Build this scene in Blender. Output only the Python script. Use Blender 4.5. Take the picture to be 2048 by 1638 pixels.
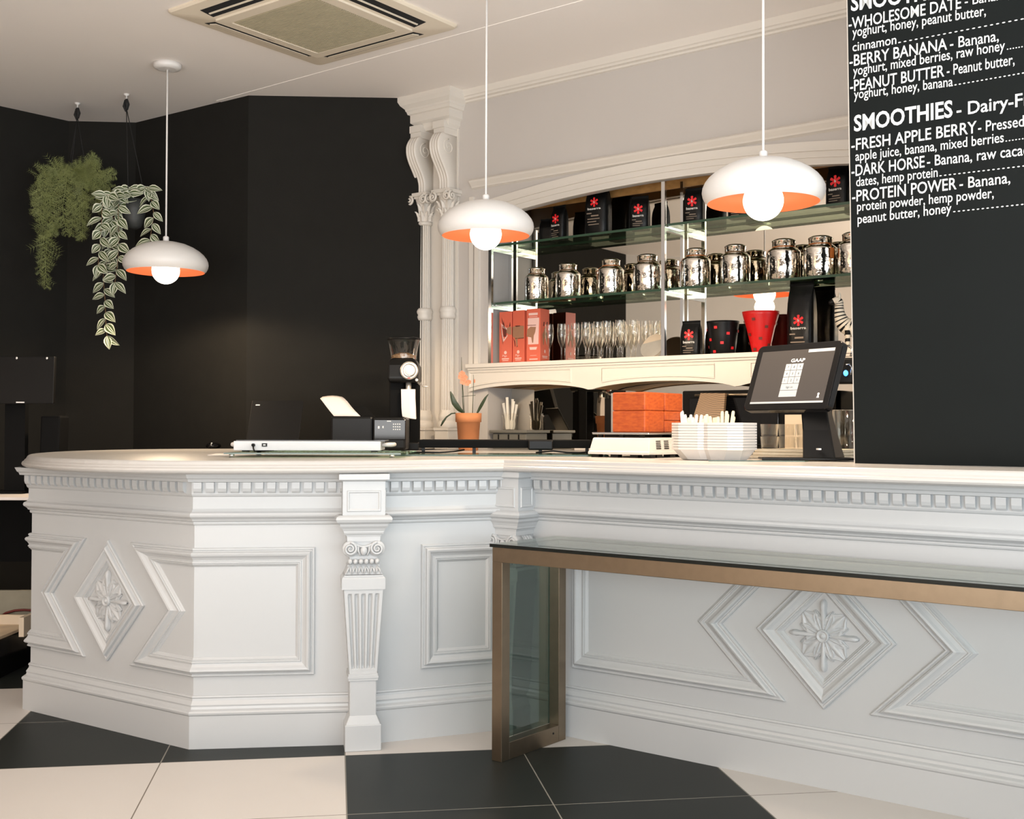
import bpy, bmesh, math, random
from mathutils import Vector, Matrix
from math import sin, cos, pi, radians as R

for o in list(bpy.data.objects):
    bpy.data.objects.remove(o, do_unlink=True)
SC = bpy.context.scene
COL = SC.collection

# ------------------------------------------------------------------ camera
EYE = 1.10
FPX = 2304.0
PITCH = R(0.97); ROLL = R(0.18)
cam_d = bpy.data.cameras.new('camera'); cam = bpy.data.objects.new('camera', cam_d); COL.objects.link(cam)
cam_d.sensor_width = 36.0; cam_d.lens = 36.0 * FPX / 2048.0; cam_d.clip_start = 0.05; cam_d.clip_end = 60
_r0 = Vector((1, 0, 0)); FW = Vector((0, cos(PITCH), sin(PITCH))); _u0 = Vector((0, -sin(PITCH), cos(PITCH)))
RT = _r0 * cos(ROLL) + _u0 * sin(ROLL); UP = -_r0 * sin(ROLL) + _u0 * cos(ROLL)
CAM = Vector((0, 0, EYE))
m3 = Matrix((RT, UP, -FW)).transposed()
cam.matrix_world = Matrix.Translation(CAM) @ m3.to_4x4()
SC.camera = cam

# ------------------------------------------------------------------ colour management
vs = SC.view_settings
vs.view_transform = 'Standard'; vs.look = 'None'; vs.gamma = 1.0; vs.use_curve_mapping = False
vs.exposure = 0.37
SC.cycles.max_bounces = 10; SC.cycles.transparent_max_bounces = 24
SC.cycles.caustics_reflective = False; SC.cycles.caustics_refractive = False
SC.cycles.sample_clamp_indirect = 6.0

# ------------------------------------------------------------------ world
W = bpy.data.worlds.new('world'); SC.world = W; W.use_nodes = True
bg = W.node_tree.nodes['Background']; bg.inputs[0].default_value = (0.80, 0.90, 1.0, 1); bg.inputs[1].default_value = 0.8

def area(name, loc, target, sx, sy, power, col):
    l = bpy.data.lights.new(name, 'AREA'); l.shape = 'RECTANGLE'; l.size = sx; l.size_y = sy; l.energy = power; l.color = col
    o = bpy.data.objects.new(name, l); COL.objects.link(o); o.location = loc
    o.rotation_euler = (Vector(target) - Vector(loc)).to_track_quat('-Z', 'Y').to_euler()
    return o
# daylight through the shop windows behind the photographer, and the warmer room to the left
area('window_daylight', (0.0, -4.15, 1.45), (0.0, 4, 3.0), 4.6, 2.3, 120, (0.88, 0.95, 1.0))
area('window_daylight_side', (4.95, 0.4, 1.5), (0, 3.2, 2.6), 2.6, 2.0, 42, (0.82, 0.93, 1.0))
area('left_room_light', (-5.0, 0.2, 1.7), (-0.6, 4.2, 2.2), 2.6, 2.0, 30, (1.0, 0.62, 0.34))
# added fill lamps without fixtures, unseen behind the camera, to brighten the ceiling
area('ceiling_fill', (-1.6, 0.3, 1.0), (-1.6, 1.2, 3.0), 3.2, 2.2, 112, (1.0, 0.92, 0.84))
area('ceiling_fill', (2.0, 0.3, 1.0), (2.0, 1.2, 3.0), 3.2, 2.2, 135, (0.86, 0.95, 1.0))
def downlight(x, y, power):
    l = bpy.data.lights.new('downlight', 'SPOT'); l.energy = power; l.color = (1.0, 0.72, 0.52); l.spot_size = R(125); l.spot_blend = 0.9; l.shadow_soft_size = 0.07
    o = bpy.data.objects.new('downlight', l); COL.objects.link(o); o.location = (x, y, 2.97)
for x in (-3.0, -1.0, 1.0, 3.0):
    for y in (-1.6, 0.4, 2.3):
        if x < 2 or y < 2: downlight(x, y, 22)

# ------------------------------------------------------------------ frames and rays
A = R(-38.0)
AX = Vector((cos(A), sin(A), 0)); AY = Vector((-sin(A), cos(A), 0))   # along the bar wall / away from the room
ZZ = Vector((0, 0, 1))
CEIL = 3.0
TW = 4.94      # bar wall front
TM = 5.16      # mirror
def wa(s, t, z): return AX * s + AY * t + ZZ * z
def ray(px, py): return FW + RT * ((px - 1024) / FPX) - UP * ((py - 819) / FPX)
def atz(px, py, z):
    d = ray(px, py); return CAM + d * ((z - EYE) / d.z)
def aty(px, py, y):
    d = ray(px, py); return CAM + d * (y / d.y)
def att(px, py, t):
    d = ray(px, py); return CAM + d * ((t - CAM.dot(AY)) / d.dot(AY))
def S(px, py, t):
    p = att(px, py, t); return p.dot(AX), p.z

# ------------------------------------------------------------------ materials
MATS = {}
def mat(name, col, rough=0.5, metal=0.0, spec=0.5, noise=0.0, nscale=20.0, bump=0.0, bscale=60.0, coat=0.0, emit=None, estr=0.0):
    if name in MATS: return MATS[name]
    m = bpy.data.materials.new(name); m.use_nodes = True; nt = m.node_tree; b = nt.nodes['Principled BSDF']
    b.inputs['Base Color'].default_value = (*col, 1); b.inputs['Roughness'].default_value = rough
    b.inputs['Metallic'].default_value = metal; b.inputs['Specular IOR Level'].default_value = spec
    b.inputs['Coat Weight'].default_value = coat
    if emit: b.inputs['Emission Color'].default_value = (*emit, 1); b.inputs['Emission Strength'].default_value = estr
    tc = None
    if noise or bump:
        tc = nt.nodes.new('ShaderNodeTexCoord')
    if noise:
        n = nt.nodes.new('ShaderNodeTexNoise'); n.inputs['Scale'].default_value = nscale; n.inputs['Detail'].default_value = 4
        nt.links.new(tc.outputs['Object'], n.inputs['Vector'])
        mx = nt.nodes.new('ShaderNodeMix'); mx.data_type = 'RGBA'
        mx.inputs[6].default_value = (*[max(0, c * (1 - noise)) for c in col], 1); mx.inputs[7].default_value = (*[min(1, c * (1 + noise)) for c in col], 1)
        nt.links.new(n.outputs['Fac'], mx.inputs[0]); nt.links.new(mx.outputs[2], b.inputs['Base Color'])
    if bump:
        n2 = nt.nodes.new('ShaderNodeTexNoise'); n2.inputs['Scale'].default_value = bscale; n2.inputs['Detail'].default_value = 3
        nt.links.new(tc.outputs['Object'], n2.inputs['Vector'])
        bp = nt.nodes.new('ShaderNodeBump'); bp.inputs['Strength'].default_value = bump; bp.inputs['Distance'].default_value = 0.01
        nt.links.new(n2.outputs['Fac'], bp.inputs['Height']); nt.links.new(bp.outputs['Normal'], b.inputs['Normal'])
    MATS[name] = m; return m

def glass(name, tint=(1, 1, 1), refl=0.06, edge=0.6, rough=0.0, gcol=(1, 1, 1)):
    if name in MATS: return MATS[name]
    m = bpy.data.materials.new(name); m.use_nodes = True; nt = m.node_tree; nt.nodes.clear()
    out = nt.nodes.new('ShaderNodeOutputMaterial'); mx = nt.nodes.new('ShaderNodeMixShader')
    tr = nt.nodes.new('ShaderNodeBsdfTransparent'); tr.inputs[0].default_value = (*tint, 1)
    gl = nt.nodes.new('ShaderNodeBsdfGlossy'); gl.inputs['Roughness'].default_value = rough; gl.inputs[0].default_value = (*gcol, 1)
    lw = nt.nodes.new('ShaderNodeLayerWeight'); lw.inputs['Blend'].default_value = 0.5
    mr = nt.nodes.new('ShaderNodeMapRange'); mr.inputs['From Min'].default_value = 0.0; mr.inputs['From Max'].default_value = 1.0
    mr.inputs['To Min'].default_value = refl; mr.inputs['To Max'].default_value = edge
    pw = nt.nodes.new('ShaderNodeMath'); pw.operation = 'POWER'; pw.inputs[1].default_value = 2.5
    nt.links.new(lw.outputs['Facing'], pw.inputs[0]); nt.links.new(pw.outputs[0], mr.inputs['Value'])
    nt.links.new(mr.outputs[0], mx.inputs[0]); nt.links.new(tr.outputs[0], mx.inputs[1]); nt.links.new(gl.outputs[0], mx.inputs[2])
    nt.links.new(mx.outputs[0], out.inputs[0])
    MATS[name] = m; return m

def wood(name, c1, c2, rough=0.45, scale=6.0, stretch=(1, 8, 8), rings=False):
    if name in MATS: return MATS[name]
    m = bpy.data.materials.new(name); m.use_nodes = True; nt = m.node_tree; b = nt.nodes['Principled BSDF']
    b.inputs['Roughness'].default_value = rough
    tc = nt.nodes.new('ShaderNodeTexCoord'); mp = nt.nodes.new('ShaderNodeMapping'); mp.inputs['Scale'].default_value = stretch
    nt.links.new(tc.outputs['Object'], mp.inputs['Vector'])
    if rings:
        n = nt.nodes.new('ShaderNodeTexWave'); n.wave_type = 'RINGS'; n.inputs['Scale'].default_value = scale; n.inputs['Distortion'].default_value = 2.0
    else:
        n = nt.nodes.new('ShaderNodeTexNoise'); n.inputs['Scale'].default_value = scale; n.inputs['Detail'].default_value = 6
    nt.links.new(mp.outputs[0], n.inputs['Vector'])
    cr = nt.nodes.new('ShaderNodeValToRGB'); cr.color_ramp.elements[0].color = (*c1, 1); cr.color_ramp.elements[1].color = (*c2, 1)
    cr.color_ramp.elements[0].position = 0.3; cr.color_ramp.elements[1].position = 0.7
    nt.links.new(n.outputs['Fac'], cr.inputs['Fac']); nt.links.new(cr.outputs['Color'], b.inputs['Base Color'])
    MATS[name] = m; return m

M_counter = mat('counter_gloss_white', (0.488, 0.500, 0.506), 0.34, spec=0.5, noise=0.012, nscale=6, bump=0.006, bscale=45)
M_top = mat('countertop_white', (0.49, 0.475, 0.455), 0.28, noise=0.012, nscale=3)
M_cream = mat('cream_paint', (0.70, 0.655, 0.595), 0.45, noise=0.02, nscale=5, bump=0.02, bscale=50)
M_wallcream = mat('wall_cream', (0.54, 0.505, 0.475), 0.6, noise=0.015, nscale=4, bump=0.03, bscale=80)
M_ceil = mat('ceiling_paint', (0.90, 0.85, 0.81), 0.7, noise=0.012, nscale=3, bump=0.02, bscale=90)
M_black_wall = mat('black_wall_paint', (0.0185, 0.0178, 0.0160), 0.8, spec=0.05, noise=0.1, nscale=10, bump=0.05, bscale=160)
M_board = mat('chalkboard_black', (0.0045, 0.0065, 0.0065), 0.6, spec=0.15, noise=0.15, nscale=6)
M_chalk = mat('white_chalk_paint', (0.80, 0.80, 0.78), 0.8)
M_black = mat('black_plastic', (0.005, 0.005, 0.005), 0.38, spec=0.22, noise=0.1)
M_blackmatte = mat('black_matte', (0.004, 0.004, 0.004), 0.7, spec=0.12, noise=0.1)
M_blackgloss = mat('black_gloss', (0.004, 0.004, 0.0045), 0.10, spec=0.35)
M_dark = mat('dark_recess', (0.006, 0.006, 0.006), 0.9)
M_chrome = mat('chrome', (0.80, 0.80, 0.80), 0.12, metal=1)
M_steel = mat('brushed_steel', (0.27, 0.215, 0.155), 0.34, metal=1, noise=0.12, nscale=30)
M_mirror = mat('mirror_silver', (0.80, 0.74, 0.64), 0.01, metal=1)
M_tin = mat('polished_tin', (0.72, 0.67, 0.60), 0.09, metal=1, bump=0.35, bscale=26)
M_white = mat('white_enamel', (0.74, 0.72, 0.70), 0.35, noise=0.01)
M_copper = mat('copper_orange_inside', (0.82, 0.26, 0.11), 0.5, metal=0.2)
M_bulb = mat('lit_bulb', (1, 1, 1), 0.3, emit=(1.0, 0.86, 0.68), estr=5.0)
M_cord = mat('white_cord', (0.82, 0.80, 0.78), 0.6, bump=0.2, bscale=400)
M_glass = glass('clear_glass', (0.97, 0.96, 0.93), 0.05, 0.75)
M_glasstop = glass('grey_glass', (0.74, 0.78, 0.74), 0.24, 0.75, gcol=(0.85, 0.87, 0.84))
M_glasssheet = glass('teal_glass', (0.40, 0.50, 0.47), 0.08, 0.5)
M_glassedge = mat('black_glass_edge', (0.004, 0.006, 0.005), 0.15)
M_shelfglass = glass('shelf_glass', (0.72, 0.80, 0.70), 0.10, 0.45, gcol=(0.8, 0.9, 0.8))
M_shelfedge = mat('green_glass_edge', (0.035, 0.075, 0.045), 0.12)
M_terra = mat('terracotta', (0.56, 0.215, 0.085), 0.75, noise=0.25, nscale=14)
M_soil = mat('soil', (0.05, 0.03, 0.02), 0.9, noise=0.4)
M_leafdark = mat('dark_leaf', (0.02, 0.035, 0.012), 0.4)
M_fern = mat('fern_green', (0.19, 0.22, 0.07), 0.6, noise=0.6, nscale=14)
M_leafg = mat('striped_leaf_green', (0.055, 0.085, 0.025), 0.5)
M_leafw = mat('striped_leaf_cream', (0.64, 0.66, 0.52), 0.5)
M_stem = mat('brown_stem', (0.20, 0.11, 0.05), 0.7)
M_potgrey = mat('grey_pot', (0.035, 0.038, 0.037), 0.55, noise=0.1)
M_rope = mat('black_rope', (0.01, 0.01, 0.01), 0.8)
M_bagblack = mat('black_foil_bag', (0.004, 0.004, 0.004), 0.36, spec=0.25, bump=0.25, bscale=25)
M_red = mat('red_print', (0.75, 0.012, 0.018), 0.5)
M_bagtext = mat('bag_white_print', (0.62, 0.60, 0.56), 0.6)
M_bagtan = mat('bag_tan_print', (0.26, 0.20, 0.15), 0.6)
M_redbox = mat('coral_carton', (0.70, 0.135, 0.075), 0.5, noise=0.05)
M_redboxside = mat('deep_red_carton', (0.50, 0.012, 0.012), 0.5)
M_boxprint = mat('carton_pale_print', (0.85, 0.55, 0.48), 0.6)
M_boxbrown = mat('carton_brown_print', (0.36, 0.18, 0.10), 0.6)
M_boxdark = mat('carton_dark_print', (0.14, 0.025, 0.015), 0.6)
M_redpot = mat('red_pot', (0.62, 0.008, 0.008), 0.35)
M_orange = wood('orange_stained_wood', (0.34, 0.045, 0.005), (0.50, 0.095, 0.012), 0.5, 9.0, (1.5, 6, 14))
M_foam = mat('white_foam', (0.66, 0.62, 0.585), 0.5, noise=0.01)
M_palewood = wood('pale_wood', (0.78, 0.66, 0.48), (0.86, 0.76, 0.58), 0.6, 5.0, (8, 8, 1))
M_whitestick = mat('white_paper_stick', (0.84, 0.80, 0.72), 0.6)
M_greybox = mat('grey_plastic', (0.15, 0.145, 0.125), 0.45, noise=0.05)
M_amber = wood('raw_amber_wood', (0.34, 0.17, 0.05), (0.50, 0.27, 0.09), 0.5, 4.0, (1, 8, 8))
M_brownboard = wood('walnut_board', (0.11, 0.06, 0.028), (0.25, 0.15, 0.075), 0.45, 9.0, (6, 6, 3.5), rings=True)
M_ac = mat('aged_ac_plastic', (0.74, 0.655, 0.53), 0.45, noise=0.03, nscale=4)
M_acgrille = mat('ac_grille_dusty', (0.46, 0.41, 0.29), 0.6, noise=0.12, nscale=12)
M_screen = mat('screen_ui', (0.02, 0.018, 0.016), 0.08, emit=(0.20, 0.16, 0.14), estr=0.35)
M_screenbtn = mat('screen_keypad', (0.2, 0.2, 0.2), 0.15, emit=(0.52, 0.56, 0.57), estr=0.62)
M_screenkey = mat('screen_key_mark', (0.03, 0.03, 0.03), 0.2, emit=(0.12, 0.13, 0.14), estr=0.5)
M_screenwhite = mat('screen_white', (0.3, 0.3, 0.3), 0.2, emit=(0.75, 0.75, 0.75), estr=0.7)
M_led = mat('blue_led', (0.05, 0.2, 0.9), 0.3, emit=(0.06, 0.35, 1.0), estr=3.0)
M_petal = mat('coral_petal', (0.70, 0.22, 0.12), 0.55, noise=0.15, nscale=60)
M_paper = mat('white_paper', (0.84, 0.78, 0.74), 0.7)
M_silverdial = mat('silver_dial', (0.62, 0.58, 0.52), 0.3, metal=0.7)
M_lightmetal = mat('light_grey_metal', (0.66, 0.67, 0.68), 0.4, noise=0.02)
M_greyskirt = mat('grey_green_skirting', (0.27, 0.25, 0.19), 0.7, noise=0.12)
M_redcable = mat('dark_red_cable', (0.12, 0.012, 0.01), 0.5)
M_plywood = wood('plywood', (0.55, 0.42, 0.28), (0.66, 0.53, 0.37), 0.6, 4.0, (1, 6, 6))
M_zebrawhite = mat('zebra_white', (0.72, 0.66, 0.55), 0.5)
M_boardpale = mat('beige_board', (0.66, 0.55, 0.42), 0.5)
M_film = mat('plastic_film', (0.42, 0.40, 0.36), 0.2, noise=0.25, nscale=9)
M_tagorange = mat('orange_tag', (0.55, 0.16, 0.03), 0.5)

def floor_material():
    m = bpy.data.materials.new('checker_tiles'); m.use_nodes = True; nt = m.node_tree; b = nt.nodes['Principled BSDF']
    N = nt.nodes.new; L = nt.links.new
    tc = N('ShaderNodeTexCoord'); mp = N('ShaderNodeMapping'); mp.vector_type = 'TEXTURE'
    mp.inputs['Location'].default_value = (-0.558, 3.895, 0); mp.inputs['Rotation'].default_value = (0, 0, R(8.7)); mp.inputs['Scale'].default_value = (0.6, 0.6, 1)
    L(tc.outputs['Object'], mp.inputs['Vector'])
    sp = N('ShaderNodeSeparateXYZ'); L(mp.outputs[0], sp.inputs[0])
    def math(op, a, bb=None):
        n = N('ShaderNodeMath'); n.operation = op
        for i, v in enumerate((a, bb)):
            if v is None: continue
            if isinstance(v, (int, float)): n.inputs[i].default_value = v
            else: L(v, n.inputs[i])
        return n.outputs[0]
    fx = math('FLOOR', math('MULTIPLY', sp.outputs[0], 0.5)); fy = math('FLOOR', math('MULTIPLY', math('ADD', sp.outputs[1], 2.0), 0.5)); fx = math('ADD', fx, 1.0)
    par = math('FLOORED_MODULO', math('ADD', fx, fy), 2.0)
    def edge(c):
        f = math('FRACT', c); d = math('MINIMUM', f, math('SUBTRACT', 1.0, f)); return math('LESS_THAN', d, 0.0032)
    g = math('MAXIMUM', edge(sp.outputs[0]), edge(sp.outputs[1]))
    nz = N('ShaderNodeTexNoise'); nz.inputs['Scale'].default_value = 3.0; nz.inputs['Detail'].default_value = 5; L(tc.outputs['Object'], nz.inputs['Vector'])
    def mix(f, a, c):
        x = N('ShaderNodeMix'); x.data_type = 'RGBA'; L(f, x.inputs[0])
        for i, v in ((6, a), (7, c)):
            if isinstance(v, tuple): x.inputs[i].default_value = (*v, 1)
            else: L(v, x.inputs[i])
        return x.outputs[2]
    white = mix(nz.outputs['Fac'], (0.54, 0.512, 0.48), (0.575, 0.543, 0.51))
    black = mix(nz.outputs['Fac'], (0.011, 0.0135, 0.0125), (0.016, 0.0185, 0.017))
    c = mix(par, white, black)
    gc = mix(par, (0.16, 0.14, 0.11), (0.22, 0.21, 0.18))
    L(mix(g, c, gc), b.inputs['Base Color']); b.inputs['Roughness'].default_value = 0.45; b.inputs['Specular IOR Level'].default_value = 0.18
    return m
M_floor = floor_material()

# ------------------------------------------------------------------ mesh builder
class MB:
    def __init__(s): s.v = []; s.f = []; s.m = []; s.mi = 0; s.sm = []; s.smooth = False
    def vert(s, p): s.v.append(Vector(p)); return len(s.v) - 1
    def face(s, ids): s.f.append(list(ids)); s.m.append(s.mi); s.sm.append(s.smooth)
    def poly(s, pts): s.face([s.vert(p) for p in pts])
    def box(s, o, ex, ey, ez):
        """box from corner o with edge vectors"""
        o = Vector(o); ex, ey, ez = Vector(ex), Vector(ey), Vector(ez)
        i = [s.vert(o + ex * a + ey * b + ez * c) for c in (0, 1) for b in (0, 1) for a in (0, 1)]
        for q in ((0, 2, 3, 1), (4, 5, 7, 6), (0, 1, 5, 4), (2, 6, 7, 3), (0, 4, 6, 2), (1, 3, 7, 5)): s.face([i[k] for k in q])
    def wbox(s, s0, s1, t0, t1, z0, z1):
        s.box(wa(s0, t0, z0), AX * (s1 - s0), AY * (t1 - t0), ZZ * (z1 - z0))
    def cbox(s, c, sx, sy, sz, rz=0.0):
        """box centred in x, y, standing on c.z"""
        X = Vector((cos(rz), sin(rz), 0)); Y = Vector((-sin(rz), cos(rz), 0))
        s.box(Vector(c) - X * sx / 2 - Y * sy / 2, X * sx, Y * sy, ZZ * sz)
    def rings(s, rings, closed=True, cap0=True, cap1=True):
        ids = [[s.vert(p) for p in r] for r in rings]; n = len(ids[0])
        for a, b in zip(ids, ids[1:]):
            for k in range(n if closed else n - 1):
                k2 = (k + 1) % n; s.face((a[k], a[k2], b[k2], b[k]))
        sm = s.smooth; s.smooth = False
        if cap0: s.face(ids[0][::-1])
        if cap1: s.face(ids[-1])
        s.smooth = sm
        return ids
    def lathe(s, c, prof, n=32, cap0=True, cap1=True, axis=None, xdir=None):
        c = Vector(c); axis = Vector(axis) if axis else ZZ
        axis = axis.normalized(); xd = Vector(xdir) if xdir else (Vector((1, 0, 0)) if abs(axis.x) < 0.9 else Vector((0, 1, 0)))
        xd = (xd - axis * xd.dot(axis)).normalized(); yd = axis.cross(xd)
        s.smooth = True
        s.rings([[c + axis * z + xd * (r * cos(2 * pi * k / n)) + yd * (r * sin(2 * pi * k / n)) for k in range(n)] for r, z in prof], True, cap0, cap1)
        s.smooth = False
    def tube(s, pts, rad, n=8, cap=True):
        pts = [Vector(p) for p in pts]; rads = rad if isinstance(rad, (list, tuple)) else [rad] * len(pts)
        rg = []; prev = None
        for i, p in enumerate(pts):
            d = (pts[min(i + 1, len(pts) - 1)] - pts[max(i - 1, 0)]).normalized()
            if prev is None: x = d.orthogonal().normalized()
            else: x = (prev - d * prev.dot(d)).normalized()
            prev = x; y = d.cross(x)
            rg.append([p + x * (rads[i] * cos(2 * pi * k / n)) + y * (rads[i] * sin(2 * pi * k / n)) for k in range(n)])
        s.smooth = True; s.rings(rg, True, cap, cap); s.smooth = False
    def ball(s, c, rx, ry=None, rz=None, n=16, m=10, rot=None):
        ry = ry or rx; rz = rz or rx; c = Vector(c); s.smooth = True
        def P(a, b):
            v = Vector((rx * sin(a) * cos(b), ry * sin(a) * sin(b), rz * cos(a)))
            return c + (rot @ v if rot else v)
        s.rings([[P(pi * (1 - max(0.02, min(0.98, i / m))), 2 * pi * k / n) for k in range(n)] for i in range(m + 1)])
        s.smooth = False
    def prism(s, loop, d):
        """extrude planar loop of points by vector d"""
        s.rings([[Vector(p) for p in loop], [Vector(p) + Vector(d) for p in loop]])
    def build(s, name, mats, parent=None, bevel=0.0, autosmooth=False, recenter=True):
        me = bpy.data.meshes.new(name)
        base = Vector((0, 0, 0))
        if parent is not None: base = parent['_w'] if False else WORLD.get(parent.name, Vector((0, 0, 0)))
        elif recenter and s.v:
            xs = [p.x for p in s.v]; ys = [p.y for p in s.v]; zs = [p.z for p in s.v]
            base = Vector(((min(xs) + max(xs)) / 2, (min(ys) + max(ys)) / 2, min(zs)))
        me.from_pydata([tuple(p - base) for p in s.v], [], s.f)
        if not isinstance(mats, (list, tuple)): mats = [mats]
        for x in mats: me.materials.append(x)
        me.polygons.foreach_set('material_index', s.m); me.polygons.foreach_set('use_smooth', s.sm)
        bm = bmesh.new(); bm.from_mesh(me)
        bmesh.ops.recalc_face_normals(bm, faces=bm.faces)
        if bevel:
            ed = [e for e in bm.edges if len(e.link_faces) == 2 and e.calc_face_angle(0) > 0.6]
            bmesh.ops.bevel(bm, geom=ed, offset=bevel, segments=2, profile=0.5, affect='EDGES', clamp_overlap=True)
        bm.to_mesh(me); bm.free(); me.update()
        o = bpy.data.objects.new(name, me); COL.objects.link(o)
        if parent is not None: o.parent = parent
        else: o.location = base
        WORLD[o.name] = base
        return o
WORLD = {}
def tag(o, label=None, cat=None, group=None, kind=None):
    if label: o['label'] = label
    if cat: o['category'] = cat
    if group: o['group'] = group
    if kind: o['kind'] = kind
    return o
def thing(name, label, cat, loc, group=None):
    o = bpy.data.objects.new(name, None); COL.objects.link(o); o.location = loc; o.empty_display_size = 0.05
    WORLD[o.name] = Vector(loc); tag(o, label, cat, group); return o
def copy_tree(o, loc=None, rz=None, label=None, group=None):
    c = o.copy(); COL.objects.link(c)
    if loc is not None: c.location = loc
    if rz is not None: c.rotation_euler = (0, 0, rz)
    if label: c['label'] = label
    if group: c['group'] = group
    def kids(a, b):
        for ch in list(a.children):
            d = ch.copy(); COL.objects.link(d); d.parent = b; kids(ch, d)
    kids(o, c); return c
def struct(o): o['kind'] = 'structure'; return o

def text_mesh(mb, txt, origin, xd, yd, width=None, height=None, bold=0.0, depth=0.0006, align='L', nrm=None):
    """lay built-in lettering onto a plane: origin lower left, xd/yd unit vectors"""
    cu = bpy.data.curves.new('t', 'FONT'); cu.body = txt; cu.size = 1.0; cu.offset = bold; cu.extrude = 0.0; cu.resolution_u = 3
    ob = bpy.data.objects.new('t', cu); COL.objects.link(ob)
    dg = bpy.context.evaluated_depsgraph_get(); me = bpy.data.meshes.new_from_object(ob.evaluated_get(dg))
    bpy.data.objects.remove(ob, do_unlink=True); bpy.data.curves.remove(cu)
    if not me.vertices: return
    x0 = min(v.co.x for v in me.vertices); x1 = max(v.co.x for v in me.vertices)
    cap = 0.70
    sy = (height / cap) if height else width / (x1 - x0)
    sx = width / (x1 - x0) if width else sy
    n = (nrm or xd.cross(yd)).normalized() * depth
    off = (-(x1 - x0) * sx / 2) if align == 'C' else 0
    base = len(mb.v)
    for v in me.vertices: mb.vert(Vector(origin) + xd * ((v.co.x - x0) * sx + off) + yd * (v.co.y * sy) + n)
    for p in me.polygons: mb.face([base + i for i in p.vertices])
    bpy.data.meshes.remove(me)

def offset_path(pts, o, closed=False):
    """mitred outward offset of an xy path whose outside lies to its right"""
    out = []; n = len(pts)
    for i, p in enumerate(pts):
        a = pts[i - 1] if (i > 0 or closed) else None; b = pts[(i + 1) % n] if (i < n - 1 or closed) else None
        ns = []
        for q0, q1 in ((a, p), (p, b)):
            if q0 is None or q1 is None: continue
            d = (q1 - q0).normalized(); ns.append(Vector((d.y, -d.x)))
        if len(ns) == 1: v = ns[0]
        else:
            v = ns[0] + ns[1]; v = v / max(0.25, v.dot(ns[0]))
        out.append(p + v * o)
    return out
def sweep(mb, path, prof, closed=False, smooth=False):
    cols = [[Vector((q.x, q.y, z)) for q in offset_path(path, o, closed)] for o, z in prof]
    ids = [[mb.vert(p) for p in c] for c in cols]; n = len(path)
    mb.smooth = smooth
    for a, b in zip(ids, ids[1:]):
        for k in range(n if closed else n - 1):
            k2 = (k + 1) % n; mb.face((a[k], a[k2], b[k2], b[k]))
    mb.smooth = False
    return ids

# ================================================================== SETTING
FLOOR = MB(); FLOOR.poly([(-6, -4.3, 0), (5.2, -4.3, 0), (5.2, 8, 0), (-6, 8, 0)])
fo = FLOOR.build('floor', M_floor, recenter=False); struct(fo)
b = MB(); b.box((-6, -4.3, CEIL), (11.2, 0, 0), (0, 12.3, 0), (0, 0, 0.1)); struct(b.build('ceiling', M_ceil))
# shallow drop of the ceiling in front of the bar wall
tb = att(968, 54, 1.0); pB = atz(968, 54, CEIL); tB = pB.dot(AY)
pB0 = atz(491, 191, CEIL - 0.0)
b = MB(); b.box(wa(-5.45, tB, CEIL - 0.0025), AX * 8.1, AY * (TW - tB + 0.3), ZZ * 0.0025); struct(b.build('trim_1', M_ceil))

def wallseg(name, p, q, m, z0=0.0, z1=CEIL, th=0.12, side=1):
    p = Vector((p[0], p[1], 0)); q = Vector((q[0], q[1], 0)); d = (q - p).normalized(); n = Vector((-d.y, d.x, 0)) * side
    mb = MB(); mb.box(p + ZZ * z0, q - p, n * th, ZZ * (z1 - z0)); return struct(mb.build(name, m))
cG0 = atz(0, 212, CEIL); cG1 = atz(137, 242, CEIL); cH0 = atz(272, 245, CEIL); cH1 = atz(497, 190, CEIL); cH2 = atz(850, 196, CEIL)
dG = (cG0 - cG1).normalized(); gl = cG1 + dG * 4.2
wallseg('wall_left', gl, cG1, M_black_wall)
wallseg('wall_corner', cG1, cH0, M_black_wall)
wallseg('wall_bar_left', cH0, cH1, M_black_wall)
wallseg('wall_bar_end', cH1, cH2, M_black_wall)
wallseg('wall_far_left', (gl.x, gl.y), (-5.6, -4.2), M_wallcream, side=-1)
# wall behind the photographer with shop windows
def window_wall(name, p, q, opens, m):
    p = Vector((*p, 0)); q = Vector((*q, 0)); L = (q - p).length; d = (q - p).normalized(); n = Vector((-d.y, d.x, 0))
    mb = MB(); x = 0.0
    for (a, c, z0, z1) in opens:
        mb.box(p + d * x, d * (a - x), n * 0.15, ZZ * CEIL); mb.box(p + d * a, d * (c - a), n * 0.15, ZZ * z0)
        mb.box(p + d * a + ZZ * z1, d * (c - a), n * 0.15, ZZ * (CEIL - z1)); x = c
    mb.box(p + d * x, d * (L - x), n * 0.15, ZZ * CEIL)
    struct(mb.build(name, m))
    return p, d, n
p, d, n = window_wall('wall_front', (5.1, -3.9), (-5.6, -3.9), [(2.6, 7.6, 0.5, 2.75)], M_wallcream)
k = 1
def window_frame(p, d, n, a, c, z0, z1, panes, idx):
    mb = MB(); w = 0.06
    for i in range(panes + 1):
        x = a + (c - a - w) * i / panes; mb.box(p + d * x + ZZ * z0, d * w, n * 0.08, ZZ * (z1 - z0))
    mb.box(p + d * a + ZZ * z0, d * (c - a), n * 0.08, ZZ * w); mb.box(p + d * a + ZZ * (z1 - w), d * (c - a), n * 0.08, ZZ * w)
    struct(mb.build('window_%d' % idx, M_white))
window_frame(p, d, n, 2.6, 7.6, 0.5, 2.75, 3, 1)
p, d, n = window_wall('wall_right', (5.1, 3.2), (5.1, -3.9), [(1.4, 4.2, 0.6, 2.7)], M_wallcream)
window_frame(p, d, n, 1.4, 4.2, 0.6, 2.7, 2, 2)

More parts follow.
